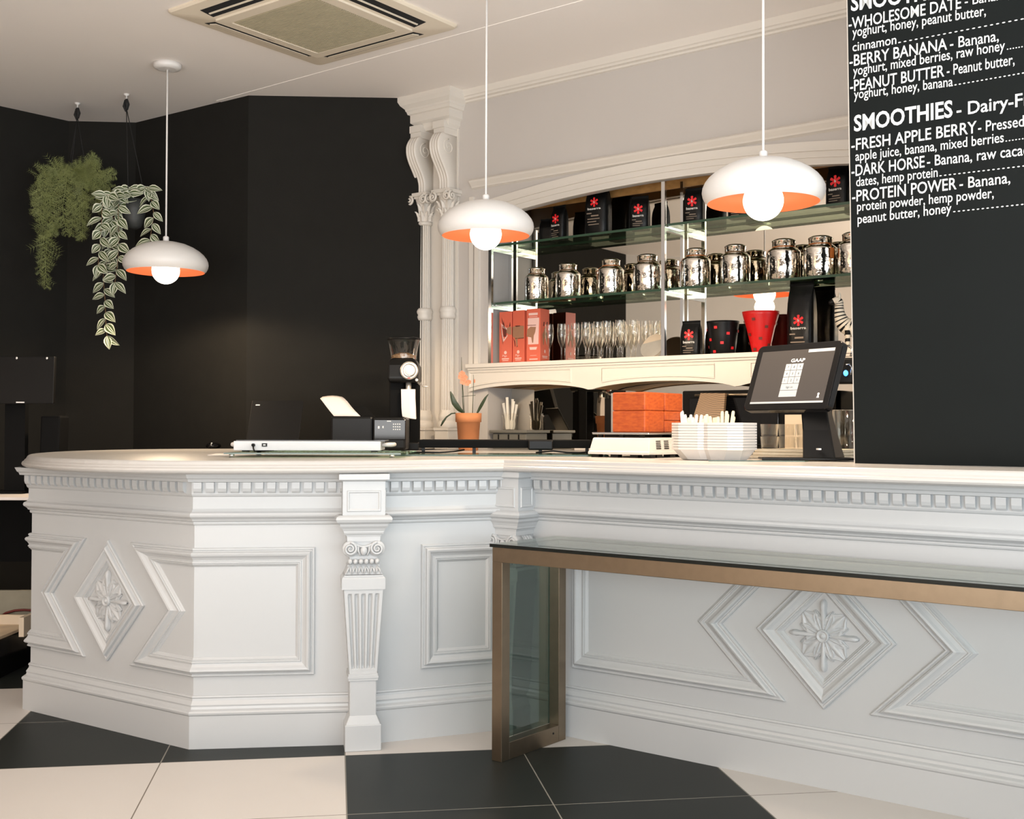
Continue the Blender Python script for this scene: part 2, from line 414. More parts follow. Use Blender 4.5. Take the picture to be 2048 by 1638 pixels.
# ------------------------------------------------------------------ bar wall with arched opening
SL, SR = -4.03, -1.79
SCEN = 0.5 * (SL + SR)
def arch_z(s): return 2.338 - 0.055 * ((s - SCEN) / 0.95) ** 2
b = MB()
b.wbox(-4.50, SL, TW, TM + 0.12, 0, CEIL)
b.wbox(SR, 2.9, TW, TM + 0.12, 0, CEIL)
NS = 24
top = [SL + (SR - SL) * i / NS for i in range(NS + 1)]
loop = [wa(s, TW, arch_z(s)) for s in top] + [wa(SR, TW, CEIL), wa(SL, TW, CEIL)]
b.prism(loop, AY * 0.04)
struct(b.build('wall_bar', M_wallcream))
b = MB(); b.wbox(SL - 0.02, SR + 0.02, TM + 0.005, TM + 0.12, 0.9, 2.6); struct(b.build('wall_bar_back', M_wallcream))
# entablature band (projecting) with bed mouldings following the arch
b = MB()
prof_band = [(0.0, 2.500), (0.030, 2.494), (0.042, 2.484), (0.036, 2.474), (0.020, 2.456), (0.016, 2.448)]
def wsweep(mb, s0, s1, prof, t=TW):
    for (o0, z0), (o1, z1) in zip(prof, prof[1:]):
        mb.poly([wa(s0, t - o0, z0), wa(s1, t - o0, z0), wa(s1, t - o1, z1), wa(s0, t - o1, z1)])
    mb.poly([wa(s0, t - o, z) for o, z in prof]); mb.poly([wa(s1, t - o, z) for o, z in prof])
wsweep(b, -4.14, 2.9, prof_band + [(0.0, 2.44)])
def arch_strip(mb, o, h0, h1, s0=SL - 0.10, s1=SR + 0.10):
    n = 30; ss = [s0 + (s1 - s0) * i / n for i in range(n + 1)]
    for a, c in zip(ss, ss[1:]):
        for (oa, ha), (ob, hb) in zip(((0, h0), (o, h0), (o, h1), (0, h1)), ((o, h0), (o, h1), (0, h1), (0, h0))):
            mb.poly([wa(a, TW - oa, arch_z(a) + ha), wa(c, TW - oa, arch_z(c) + ha), wa(c, TW - ob, arch_z(c) + hb), wa(a, TW - ob, arch_z(a) + hb)])
arch_strip(b, 0.016, 0.0, 0.105); arch_strip(b, 0.024, 0.060, 0.066); arch_strip(b, 0.022, 0.030, 0.036); arch_strip(b, 0.026, -0.004, 0.006)
struct(b.build('trim_2', M_cream))
# cornice at the ceiling
b = MB(); wsweep(b, -4.26, 2.9, [(0.0, 2.935), (0.012, 2.938), (0.014, 2.948), (0.030, 2.952), (0.034, 2.962), (0.042, 2.966), (0.055, 3.0), (0.0, 3.0)])
struct(b.build('trim_3', M_cream))
# raw timber lining above the shelves
b = MB(); b.wbox(SL, SR, TW + 0.04, TM, 2.40, 2.42); b.wbox(SL, SR, TM - 0.012, TM, 2.335, 2.40)
struct(b.build('trim_4', M_amber))
# left side strip moulding of the opening
b = MB(); b.wbox(-4.115, -4.085, TW - 0.02, TW, 1.46, 2.30); b.wbox(-4.16, -4.13, TW - 0.012, TW, 0.99, 2.40)
struct(b.build('trim_5', M_cream))
# mirror
b = MB(); b.wbox(SL, SR, TM - 0.006, TM, 0.985, 2.40)
tag(b.build('wall_mirror', M_mirror), 'large mirror lining the back of the bar recess behind the glass shelves', 'mirror')

# ------------------------------------------------------------------ ledge with arched apron
def apron_z(s):
    u = ((s + 3.325) / 0.83) % 1.0
    return 1.297 + 0.042 * (1 - (2 * u - 1) ** 2) ** 0.62
led = thing('shelf_ledge', 'cream wooden ledge with scalloped arched apron below the bottles and boxes', 'shelf', wa(SCEN, TW, 1.30))
b = MB(); b.wbox(-4.15, -1.2, TW - 0.055, TM - 0.01, 1.437, 1.46); b.wbox(-4.142, -1.2, TW - 0.045, TW - 0.03, 1.425, 1.437)
b.build('ledge_board', M_cream, led, bevel=0.003)
b = MB(); ss = [-4.142 + (2.94) * i / 106 for i in range(107)]
b.prism([wa(s, TW - 0.035, apron_z(s)) for s in ss] + [wa(ss[-1], TW - 0.035, 1.437), wa(ss[0], TW - 0.035, 1.437)], AY * 0.02)
b.build('apron', M_cream, led)
b = MB()
for s in ss[::2]: pass
for a, c in zip(ss, ss[1:]):
    b.poly([wa(a, TW - 0.015, apron_z(a) + 0.004), wa(c, TW - 0.015, apron_z(c) + 0.004), wa(c, TM - 0.02, apron_z(c) + 0.004), wa(a, TM - 0.02, apron_z(a) + 0.004)])
b.build('apron_lining', M_amber, led)
for k in range(3):
    s0 = -4.155 + 0.83 * k + (0.075 if k else 0.02); s1 = -4.155 + 0.83 * (k + 1) - 0.115
    m = MB(); pts = []
    n = 24
    lo = [(s0 + (s1 - s0) * i / n, apron_z(s0 + (s1 - s0) * i / n) + 0.017) for i in range(n + 1)]
    ring = lo + [(s1, 1.418), (s0, 1.418)]
    c0 = (0.5 * (s0 + s1), 1.385)
    def ins(p, w): return (p[0] + (w if p[0] < c0[0] - 0.33 else -w if p[0] > c0[0] + 0.33 else 0), p[1] + (w if p[1] < 1.40 else -w))
    R0 = [wa(s, TW - 0.035, z) for s, z in ring]; R1 = [wa(s, TW - 0.041, z) for s, z in [ins(p, 0.003) for p in ring]]
    R2 = [wa(s, TW - 0.041, z) for s, z in [ins(p, 0.007) for p in ring]]; R3 = [wa(s, TW - 0.035, z) for s, z in [ins(p, 0.010) for p in ring]]
    m.rings([R0, R1, R2, R3], True, False, False); m.build('panel_moulding', M_cream, led)

# ------------------------------------------------------------------ shelves and uprights
for nm, s0, s1, z, lab in (('a', SL + 0.024, -2.93, 2.12, 'left upper glass shelf carrying black coffee bags'), ('b', -2.90, SR - 0.024, 2.12, 'right upper glass shelf behind the large pendant lamp'),
                       ('c', SL + 0.024, -2.93, 1.80, 'left lower glass shelf carrying four steel tea canisters'), ('d', -2.90, SR - 0.024, 1.80, 'right lower glass shelf carrying five steel tea canisters')):
    g = thing('glass_shelf', lab, 'shelf', wa((s0 + s1) / 2, TW + 0.1, z - 0.012), 'glass shelves of the bar')
    m = MB(); m.wbox(s0, s1, TW + 0.022, TM - 0.008, z - 0.012, z); m.build('pane', M_shelfglass, g)
    m = MB(); m.wbox(s0, s1, TW + 0.019, TW + 0.022, z - 0.012, z); m.wbox(s0, s1, TM - 0.0105, TM - 0.0075, z - 0.012, z); m.build('green_edge', M_shelfedge, g)
def upright(s, lab):
    u = thing('shelf_upright', lab, 'shelf upright', wa(s, TW, 1.46), 'chrome uprights of the bar shelves')
    m = MB(); m.wbox(s - 0.010, s + 0.010, TW + 0.0, TW + 0.018, 1.46, 2.33); m.build('front_post', M_chrome, u)
    m = MB(); m.wbox(s - 0.008, s + 0.008, TM - 0.035, TM - 0.02, 1.46, 2.36); m.build('back_post', M_chrome, u)
    for z in (1.787, 2.107):
        m = MB(); m.wbox(s - 0.009, s + 0.009, TW + 0.018, TM - 0.035, z - 0.022, z - 0.002); m.wbox(max(s - 0.024, SL), min(s + 0.024, SR), TW + 0.03, TM - 0.045, z - 0.002, z + 0.0008); m.build('bracket', M_chrome, u)
upright(SL + 0.012, 'chrome upright against the left jamb beside the red cartons')
upright(-2.915, 'chrome upright in the middle of the bar shelves')
upright(SR - 0.012, 'chrome upright at the right end beside the menu board')

# ------------------------------------------------------------------ paired fluted columns at the left of the bar wall
def fluted(mb, c, r0, r1, z0, z1, n=14):
    rg = []
    for z, r in ((z0, r0), (z1, r1)):
        ring = []
        for k in range(n):
            for q, f in ((0, 1.0), (0.2, 0.97), (0.5, 0.76), (0.8, 0.97)):
                a = 2 * pi * (k + q) / n; ring.append(Vector((c.x, c.y, z)) + Vector((cos(a), sin(a), 0)) * r * f)
        rg.append(ring)
    mb.rings(rg)
def scroll(mb, c, xd, yd, nd, r, turns=2.0, w=0.25, flip=1, depth=0.012):
    """spiral volute lying in xd/yd, raised along nd"""
    pts = []; rads = []
    n = int(turns * 18)
    for i in range(n + 1):
        a = i / n * turns * 2 * pi; rr = r * (1 - 0.86 * i / n)
        pts.append(Vector(c) + xd * (flip * rr * cos(a + pi / 2)) + yd * (rr * sin(a + pi / 2)) + nd * (depth * (0.4 + 0.6 * i / n))); rads.append(r * w * (1 - 0.35 * i / n))
    mb.tube(pts, rads, 6)
colgrp = 'paired fluted columns at the bar wall'
TC = 4.90
def column(s, lab):
    c = wa(s, TC, 0.985); col = thing('wall_column', lab, 'column', c, colgrp)
    m = MB()
    fluted(m, c, 0.037, 0.035, 1.20, 1.73); fluted(m, c, 0.035, 0.033, 1.79, 2.27); m.build('shaft', M_cream, col)
    m = MB(); m.lathe(c, [(0.040, 0.735), (0.045, 0.745), (0.047, 0.755), (0.044, 0.765), (0.048, 0.775), (0.050, 0.785), (0.046, 0.797), (0.040, 0.805)], 24); m.build('ring', M_cream, col)
    m = MB(); m.wbox(s - 0.050, s + 0.050, TC - 0.050, TC + 0.06, 0.985, 1.09); m.wbox(s - 0.056, s + 0.056, TC - 0.056, TC + 0.06, 1.09, 1.105)
    m.lathe(c, [(0.055, 0.12), (0.058, 0.135), (0.054, 0.15), (0.045, 0.16), (0.05, 0.175), (0.05, 0.19), (0.042, 0.205), (0.040, 0.22)], 24); m.build('base', M_cream, col, bevel=0.002)
    m = MB(); m.lathe(c, [(0.036, 1.28), (0.043, 1.287), (0.043, 1.297), (0.038, 1.302), (0.040, 1.34), (0.047, 1.39), (0.062, 1.44)], 24)
    m.wbox(s - 0.068, s + 0.068, TC - 0.068, TC + 0.05, 2.428, 2.448); m.wbox(s - 0.060, s + 0.060, TC - 0.060, TC + 0.05, 2.415, 2.43)
    for sg in (-1, 1):
        scroll(m, wa(s + sg * 0.052, TC - 0.066, 2.405), AX, ZZ, -AY, 0.026, 1.6, 0.3, sg)
        scroll(m, wa(s + sg * 0.066, TC - 0.052, 2.405), AY, ZZ, AX * sg, 0.026, 1.6, 0.3, 1)
    for k in range(10):
        a = 2 * pi * k / 10; dr = Vector((cos(a), sin(a), 0))
        for zz, hh, rr in ((1.302, 0.055, 0.041), (1.335, 0.065, 0.044)):
            a2 = a + (0.31 if zz > 1.31 else 0); dr = Vector((cos(a2), sin(a2), 0)); td = Vector((-sin(a2), cos(a2), 0))
            m.rings([[c + ZZ * (zz + hh * f) + dr * (rr + 0.022 * f ** 3 + q) + td * w * g for g, q in ((-1, -0.004), (0, 0.006), (1, -0.004))] for f, w in ((0, 0.011), (0.4, 0.014), (0.8, 0.010), (1.0, 0.003))], False, False, False)
    m.build('capital', M_cream, col)
    # console bracket above the capital: S curve outline extruded, with reeded face
    m = MB(); T0 = 4.955
    prof = []
    def bulge(z):
        u = (z - 2.45) / (2.76 - 2.45)
        return 0.088 + 0.085 * (0.5 - 0.5 * cos(pi * min(1, max(0, (u - 0.12) / 0.62)))) - 0.035 * max(0, (u - 0.80) / 0.20) ** 1.6
    zs = [2.45 + 0.31 * i / 22 for i in range(23)]
    w = 0.0375
    nv = 16
    def xs():
        out = []
        for i in range(nv + 1):
            x = -w + 2 * w * i / nv; f = abs(sin(pi * (i / nv) * 4)); out.append((x, 0.010 * f))
        return out
    rg = []
    for z in zs:
        rg.append([wa(s - w, T0, z)] + [wa(s + x, T0 - bulge(z) - q, z) for x, q in xs()] + [wa(s + w, T0, z)])
    m.smooth = True; m.rings(rg); m.smooth = False
    m.wbox(s - 0.040, s + 0.040, T0 - 0.135, T0, 2.755, 2.79); m.wbox(s - 0.042, s + 0.042, T0 - 0.142, T0, 2.79, 2.83)
    for sg in (-1, 1):
        scroll(m, wa(s + sg * 0.036, T0 - 0.095, 2.685), AY, ZZ, AX * sg, 0.045, 1.7, 0.10, 1, 0.003)
    m.build('bracket', M_cream, col)
column(-4.470, 'left fluted cream column beside the black wall')
column(-4.292, 'right fluted cream column beside the bar shelves')
b = MB()
pth = [Vector((q.x, q.y)) for q in (wa(-4.545, 5.05, 0), wa(-4.545, 4.855, 0), wa(-4.252, 4.855, 0), wa(-4.252, 5.05, 0))]
ids = sweep(b, pth, [(0.0, 2.80), (0.012, 2.815), (0.016, 2.84), (0.030, 2.852), (0.030, 2.895), (0.040, 2.90), (0.044, 2.915), (0.048, 2.92), (0.050, 2.93), (0.068, 2.95), (0.078, 2.972), (0.078, 3.0)])
b.poly([Vector((q.x, q.y, 2.80)) for q in pth])
b.wbox(-4.515, -4.245, 4.93, TW + 0.02, 0.985, 2.80)
struct(b.build('trim_6', M_cream))

# ================================================================== BAR COUNTER
V2 = lambda x, y: Vector((x, y))
P0 = V2(-1.909, 4.521); P1 = V2(-1.102, 3.961); P2 = V2(-0.508, 4.032); P3 = V2(0.049, 4.264)
PX = V2(*(wa(0.75, 3.39, 0)).xy); PB = P0 + V2(-0.12, 0.99) * 1.1
base_path = [PB, P0, P1, P2, P3, PX]
panel_path = offset_path(base_path, -0.025)
ctr = thing('bar_counter', 'long angled white panelled bar counter with dentil frieze, diamonds and pilasters', 'counter', (0.0, 4.2, 0))
b = MB(); sweep(b, panel_path, [(0.0, 0.10), (0.0, 0.80)]); b.build('front_panel', M_counter, ctr)
b = MB(); sweep(b, panel_path, [(0.025, 0.0), (0.025, 0.112), (0.029, 0.117), (0.030, 0.123), (0.026, 0.128), (0.015, 0.133), (0.013, 0.141), (0.015, 0.147), (0.011, 0.153), (0.006, 0.160), (0.005, 0.168), (0.008, 0.172), (0.006, 0.177), (0.0, 0.178)])
b.build('plinth', M_counter, ctr)
b = MB(); sweep(b, panel_path, [(0.0, 0.764), (0.006, 0.766), (0.008, 0.771), (0.007, 0.776), (0.014, 0.779), (0.017, 0.785), (0.022, 0.789), (0.029, 0.794), (0.031, 0.800), (0.028, 0.807), (0.018, 0.812), (0.014, 0.818), (0.012, 0.822),
    (0.012, 0.862), (0.017, 0.866), (0.020, 0.872), (0.020, 0.914)])
b.build('frieze_moulding', M_counter, ctr)
b = MB(); sweep(b, panel_path, [(0.020, 0.913), (0.043, 0.915), (0.046, 0.924), (0.052, 0.928), (0.056, 0.936), (0.060, 0.944)])
b.build('cornice_moulding', M_counter, ctr)
def facet(i): 
    p, q = panel_path[i], panel_path[i + 1]; d = (q - p).normalized(); n = V2(d.y, -d.x); return p, q, Vector((d.x, d.y, 0)), Vector((n.x, n.y, 0))
def dentils(i, s0, s1):
    dent = MB()
    p, q, d, n = facet(i); p = Vector((p.x, p.y, 0)); x = s0; w = 0.0275; pitch = 0.0415
    prof = [(0.018, 0.876), (0.026, 0.876), (0.032, 0.882), (0.035, 0.892), (0.035, 0.9135), (0.018, 0.9135)]
    while x + w < s1:
        dent.prism([p + d * x + n * o + ZZ * z for o, z in prof], d * w); x += pitch
    dent.build('dentil_course', M_counter, ctr)
L1 = (panel_path[2] - panel_path[1]).length; L2 = (panel_path[3] - panel_path[2]).length; L3 = (panel_path[4] - panel_path[3]).length; L4 = (panel_path[5] - panel_path[4]).length
dentils(1, 0.0, L1 + 0.01); dentils(2, 0.0, L2); dentils(3, 0.0, L3 - 0.02); dentils(4, 0.02, L4)

FRAME = [(0.0, 0.0), (0.0, 0.008), (0.003, 0.012), (0.007, 0.012), (0.010, 0.009), (0.013, 0.011), (0.016, 0.020), (0.021, 0.024), (0.027, 0.022), (0.034, 0.015), (0.042, 0.010), (0.046, 0.0095), (0.048, 0.013), (0.052, 0.013), (0.054, 0.009), (0.057, 0.010), (0.060, 0.006), (0.064, 0.003), (0.066, 0.0)]
def frame(name, verts, closed=True, prof=FRAME, inlay=True):
    """verts: (P, inward_vector, normal_vector), vectors already mitred"""
    mb = MB(); cols = []
    for P, I, N in verts: cols.append([mb.vert(P + I * u + N * v) for u, v in prof])
    n = len(cols); 
    for k in range(n if closed else n - 1):
        a, c = cols[k], cols[(k + 1) % n]
        for j in range(len(prof) - 1): mb.face((a[j], c[j], c[j + 1], a[j + 1]))
    return mb.build(name, M_counter, ctr)
def planar(i, pts):
    """closed loop of (s, z) on facet i, counter clockwise seen from the room"""
    p, q, d, n = facet(i); p = Vector((p.x, p.y, 0)); out = []
    m = len(pts)
    for k in range(m):
        a, c, e = V2(*pts[k - 1]), V2(*pts[k]), V2(*pts[(k + 1) % m])
        d0, d1 = (c - a).normalized(), (e - c).normalized()
        n0, n1 = V2(-d0.y, d0.x), V2(-d1.y, d1.x); I = n0 + n1; I = I / max(0.2, I.dot(n0))
        out.append((p + d * c.x + ZZ * c.y, d * I.x + ZZ * I.y, n))
    return out
ZT, ZM, ZB = 0.686, 0.464, 0.243
def open_to(i, pts):
    """like planar but the first and last points sit on the facet's end and keep a vertical inward vector"""
    v = planar(i, pts)
    v[0] = (v[0][0], ZZ * (1 if pts[0][1] < ZM else -1), v[0][2]); v[-1] = (v[-1][0], ZZ * (1 if pts[-1][1] < ZM else -1), v[-1][2]); return v
# facet 1 (left): notched panel, diamond, notched panel that runs round the corner on to facet 2
pE, qE, dE_, nE = facet(1)
lv = open_to(1, [(0.0, ZB), (0.355, ZB), (0.150, ZM), (0.355, ZT), (0.0, ZT)])
nb = (facet(0)[3] + facet(1)[3]); nb = nb / nb.dot(facet(1)[3])
lv[0] = (lv[0][0], lv[0][1], nb); lv[-1] = (lv[-1][0], lv[-1][1], nb)
p, q, d, n = facet(0); bk = Vector((q.x, q.y, 0)) - d * 0.5
frame('panel_frame', [(bk + ZZ * ZB, ZZ, n)] + lv + [(bk + ZZ * ZT, -ZZ, n)], closed=False)
frame('diamond_frame', planar(1, [(0.491, ZM - 0.222), (0.700, ZM), (0.491, ZM + 0.222), (0.282, ZM)]))
rv = open_to(1, [(L1, ZT), (0.622, ZT), (0.828, ZM), (0.622, ZB), (L1, ZB)])
nb = facet(1)[3] + facet(2)[3]; nb = nb / nb.dot(facet(1)[3])
rv[0] = (rv[0][0], -ZZ, nb); rv[-1] = (rv[-1][0], ZZ, nb)
dv = planar(2, [(0.0, ZB), (0.412, ZB), (0.412, ZT), (0.0, ZT)])
frame('panel_frame', rv[1:-1] + [rv[-1]] + dv[1:3] + [rv[0]], closed=True)
frame('panel_frame', planar(3, [(0.206, ZB), (0.520, ZB), (0.520, ZT), (0.206, ZT)]))
cF = 1.163
frame('panel_frame', planar(4, [(0.216, ZB), (1.036, ZB), (0.812, ZM), (1.036, ZT), (0.216, ZT)]))
frame('diamond_frame', planar(4, [(cF, ZM - 0.226), (cF + 0.226, ZM), (cF, ZM + 0.226), (cF - 0.226, ZM)]))
frame('panel_frame', planar(4, [(1.306, ZB), (2.110, ZB), (2.110, ZT), (1.306, ZT), (1.530, ZM)]))
# carved rosettes
def rosette(i, s, rs, rz):
    p, q, d, n = facet(i); c = Vector((p.x, p.y, 0)) + d * s + ZZ * ZM; m = MB()
    def lobe(ang, ln, w, tip, hgt):
        ca, sa = cos(ang), sin(ang); u = d * (ca * rs) + ZZ * (sa * rz); v = d * (-sa * rs) + ZZ * (ca * rz)
        rows = []
        for f, g, h in ((0.10, 0.35, 0.6), (0.25, 0.55, 0.75), (0.42, 0.85, 0.85), (0.58, 1.0, 0.95), (0.70, 0.80, 1.0), (0.82, 0.95, 1.1), (0.93, 0.8, 1.0), (1.0, 0.25, 0.55)):
            ww = w * g if f < 0.75 else tip * g
            rows.append([c + u * (ln * f) + v * (ww * k) + n * (hgt * h * (1 - 0.75 * abs(k) ** 1.5 + (0.22 if abs(abs(k) - 0.5) < 0.1 else 0)) if abs(k) < 1 else 0.001) for k in (-1, -0.72, -0.5, -0.25, 0, 0.25, 0.5, 0.72, 1)])
        m.smooth = True; m.rings(rows, False, False, False); m.smooth = False
    def leaf(ang, ln, w, hgt):
        ca, sa = cos(ang), sin(ang); u = d * (ca * rs) + ZZ * (sa * rz); v = d * (-sa * rs) + ZZ * (ca * rz)
        rows = []; N = 16
        for a in range(N + 1):
            f = a / N; env = sin(pi * min(1, f * 0.92 + 0.06)) ** 0.7; scal = 0.74 + 0.26 * abs(sin(f * pi * 3.5))
            ww = w * env * scal; curl = 1.0 + 0.9 * max(0, f - 0.7)
            rows.append([c + u * (ln * f) + v * (ww * k) + n * (hgt * curl * (0.55 + 0.45 * cos(k * pi * 2.2)) * (0.25 + 0.75 * env) if abs(k) < 1 else 0.001) for k in (-1, -0.8, -0.6, -0.4, -0.2, 0, 0.2, 0.4, 0.6, 0.8, 1)])
        m.smooth = True; m.rings(rows, False, False, False); m.smooth = False
    for k in range(4):
        leaf(pi / 4 + k * pi / 2, 0.84, 0.36, 0.014)
        leaf(pi / 4 + k * pi / 2 - 0.42, 0.74, 0.15, 0.014); leaf(pi / 4 + k * pi / 2 + 0.42, 0.74, 0.15, 0.014)
    for k in range(4): lobe(k * pi / 2, 1.0, 0.085, 0.095, 0.018)
    for rr, zz in ((0.165, 0.010),):
        xd = d; 
        m.lathe(c, [(0.020, 0.0), (0.020, 0.016), (0.0185, 0.020), (0.016, 0.020), (0.0135, 0.015), (0.009, 0.015), (0.007, 0.019), (0.004, 0.021), (0.001, 0.021)], 24, axis=n)
    m.build('rosette', M_counter, ctr)
rosette(1, 0.493, 0.112, 0.112); rosette(4, cF, 0.112, 0.112)

# pilasters
def pilaster(c, rz, back):
    """c: point of front face centre line on the floor, rz: direction of its face, back: how far it runs back"""
    X = Vector((cos(rz), sin(rz), 0)); Yb = Vector((-sin(rz), cos(rz), 0)); c = Vector((c[0], c[1], 0))
    root = MB()
    def bx(m, w, f, z0, z1, w2=None, f2=None):
        """slab of half width w whose face stands f in front of c, optionally changing to w2/f2 at the top"""
        w2 = w if w2 is None else w2; f2 = f if f2 is None else f2
        m.rings([[c - X * w - Yb * f + ZZ * z0, c + X * w - Yb * f + ZZ * z0, c + X * w + Yb * back + ZZ * z0, c - X * w + Yb * back + ZZ * z0],
                 [c - X * w2 - Yb * f2 + ZZ * z1, c + X * w2 - Yb * f2 + ZZ * z1, c + X * w2 + Yb * back + ZZ * z1, c - X * w2 + Yb * back + ZZ * z1]])
    bx(root, 0.0725, 0.0, 0.80, 0.918); 
    bx(root, 0.0725, 0.0, 0.918, 0.925, 0.082, 0.010); bx(root, 0.086, 0.014, 0.925, 0.944)
    pil = root.build('pilaster', M_counter, ctr)
    # inset panel on the block
    m = MB(); fr = []
    def rect(w, z0, z1, f): return [c - X * w - Yb * f + ZZ * z0, c + X * w - Yb * f + ZZ * z0, c + X * w - Yb * f + ZZ * z1, c - X * w - Yb * f + ZZ * z1]
    m.rings([rect(0.058, 0.815, 0.888, 0.0), rect(0.056, 0.817, 0.886, 0.004), rect(0.052, 0.821, 0.882, 0.004), rect(0.048, 0.825, 0.878, 0.001), rect(0.044, 0.829, 0.874, 0.001)], True, False, False)
    def rect2(y, z0, z1, f):
        q = c + X * 0.0725; return [q + Yb * (0.05 - y) + X * f + ZZ * z0, q + Yb * (0.05 + y) + X * f + ZZ * z0, q + Yb * (0.05 + y) + X * f + ZZ * z1, q + Yb * (0.05 - y) + X * f + ZZ * z1]
    m.rings([rect2(0.036, 0.815, 0.888, 0.0), rect2(0.034, 0.817, 0.886, 0.004), rect2(0.030, 0.821, 0.882, 0.004), rect2(0.026, 0.825, 0.878, 0.001)], True, False, False)
    m.build('inset_panel', M_counter, pil)
    m = MB(); prof = [(0.070, 0.800, 0.0), (0.084, 0.803, 0.012), (0.094, 0.797, 0.022), (0.096, 0.789, 0.025), (0.092, 0.780, 0.021), (0.083, 0.773, 0.012), (0.081, 0.765, 0.010), (0.074, 0.757, 0.004), (0.070, 0.748, 0.0), (0.068, 0.744, 0.0), (0.067, 0.738, -0.002), (0.061, 0.736, -0.006), (0.057, 0.728, -0.008), (0.056, 0.712, -0.008)]
    rg = [[c - X * w - Yb * f + ZZ * z, c + X * w - Yb * f + ZZ * z, c + X * w + Yb * back + ZZ * z, c - X * w + Yb * back + ZZ * z] for w, z, f in prof]
    m.rings(rg)
    # volute capital
    bx(m, 0.052, -0.012, 0.66, 0.712)
    for sg in (-1, 1):
        cc = c + X * (sg * 0.046) - Yb * (-0.006) + ZZ * 0.688
        m.lathe(cc + Yb * 0.03, [(0.026, 0.0), (0.027, 0.034), (0.025, 0.037), (0.001, 0.037)], 24, axis=-Yb)
        scroll(m, cc - Yb * 0.004, X, ZZ, -Yb, 0.0225, 2.0, 0.24, sg, 0.008)
        if sg == 1:
            for k in range(4): m.lathe(cc + Yb * (0.03 + 0.016 * k), [(0.020, 0.0), (0.025, 0.005), (0.0255, 0.009), (0.020, 0.015)], 20, axis=Yb)
    m.tube([c + X * x - Yb * 0.0 + ZZ * (0.7045 - 0.010 * (1 - (x / 0.03) ** 2)) for x in [-0.03 + 0.006 * k for k in range(11)]], 0.004, 6)
    m.ball(c + Yb * 0.004 + ZZ * 0.681, 0.013, 0.012, 0.017)
    for sg in (-1, 1): m.tube([c + X * (sg * 0.019) + ZZ * 0.698, c + X * (sg * 0.018) + ZZ * 0.680, c + X * (sg * 0.011) + ZZ * 0.664], 0.0035, 6)
    bx(m, 0.048, -0.010, 0.650, 0.662)
    for k in range(6): m.ball(c + X * (-0.046 + 0.0184 * k) + Yb * 0.002 + ZZ * 0.644, 0.0085, 0.012, 0.0105, 10, 8)
    bx(m, 0.045, -0.012, 0.620, 0.652)
    # leafy neck flaring to the block
    bx(m, 0.052, -0.010, 0.634, 0.628, 0.056, -0.006); bx(m, 0.050, -0.010, 0.632, 0.600, 0.064, 0.000); bx(m, 0.066, 0.003, 0.598, 0.591); bx(m, 0.068, 0.0, 0.594, 0.586, 0.074, 0.005)
    for k in range(6):
        x = -0.05 + 0.02 * k
        for sg in (-1, 1): m.tube([c + X * (x * 0.9) + Yb * 0.004 + ZZ * 0.628, c + X * (x + sg * 0.005) - Yb * 0.002 + ZZ * 0.615, c + X * (x + sg * 0.008) - Yb * 0.005 + ZZ * 0.603], [0.002, 0.0035, 0.0015], 5)
    m.build('capital', M_counter, pil)
    # tapered fluted shaft
    m = MB(); bx(m, 0.074, 0.005, 0.586, 0.549); 
    z0, z1 = 0.262, 0.549; w0, w1 = 0.0465, 0.0665
    N = 60
    def sec(z, fl):
        u = (z - z0) / (z1 - z0); w = w0 + (w1 - w0) * u; out = []
        for k in range(N + 1):
            x = -1 + 2 * k / N; y = 0.0
            ph = (x * 1.12 + 1) / 2 * 5
            if 0 < ph < 5:
                t = (ph % 1.0)
                if 0.16 < t < 0.84: y = 0.0105 * sin(pi * (t - 0.16) / 0.68) * fl
            out.append(c + X * (x * w) + Yb * y + ZZ * z)
        return out + [c + X * w + Yb * back + ZZ * z, c - X * w + Yb * back + ZZ * z]
    m.rings([sec(z, f) for z, f in ((z0, 0), (z0 + 0.014, 0), (z0 + 0.018, 0.7), (z0 + 0.026, 1), (z1 - 0.028, 1), (z1 - 0.020, 0.7), (z1 - 0.014, 0), (z1, 0))])
    bx(m, 0.050, 0.004, 0.238, 0.262); bx(m, 0.052, 0.006, 0.246, 0.254); m.build('shaft', M_counter, pil, bevel=0.0)
    m = MB(); bx(m, 0.0455, 0.0, 0.11, 0.240); bx(m, 0.060, 0.012, 0.088, 0.12, 0.0455, 0.0); bx(m, 0.062, 0.014, 0.0, 0.090); m.build('base', M_counter, pil, bevel=0.003)
    return pil
pilaster((-0.5065, 3.957), R(11), 0.12)
pc = Vector((*facet(4)[0], 0)) + AX * (-0.020) - AY * 0.115
pilaster((pc.x, pc.y), A, 0.22)

# ------------------------------------------------------------------ countertop (one continuous slab)
front = [(-0.62, 3.905), (-0.90, 3.862), (-1.15, 3.85), (-1.40, 3.92), (-1.66, 4.12), (-1.87, 4.40), (-2.01, 4.72), (-2.09, 5.05), (-2.11, 5.40), (-2.05, 5.72), (-1.90, 5.98), (-1.66, 6.15), (-1.35, 6.24)]
def smooth_path(pts, it=2):
    for _ in range(it):
        out = [pts[0]]
        for a, c in zip(pts, pts[1:]): out += [(0.75 * a[0] + 0.25 * c[0], 0.75 * a[1] + 0.25 * c[1]), (0.25 * a[0] + 0.75 * c[0], 0.25 * a[1] + 0.75 * c[1])]
        pts = out + [pts[-1]]
    return pts
front = smooth_path(front)
mit = (-0.031, 4.172)
sl_r = wa(0.75, 3.285, 0).xy; sl_rb = wa(0.75, 4.18, 0).xy; sl_c = wa(-2.9, 4.36, 0).xy; sl_b = wa(-4.55, 4.36, 0).xy; sl_c2 = wa(-1.9, 4.18, 0).xy
loop = [V2(*mit)] + [V2(*sl_r), V2(*sl_rb), V2(*sl_c2), V2(*sl_c), V2(*sl_b)] + [V2(*q) for q in front[::-1]]
loop = loop[::-1]     # outside on the right when walked
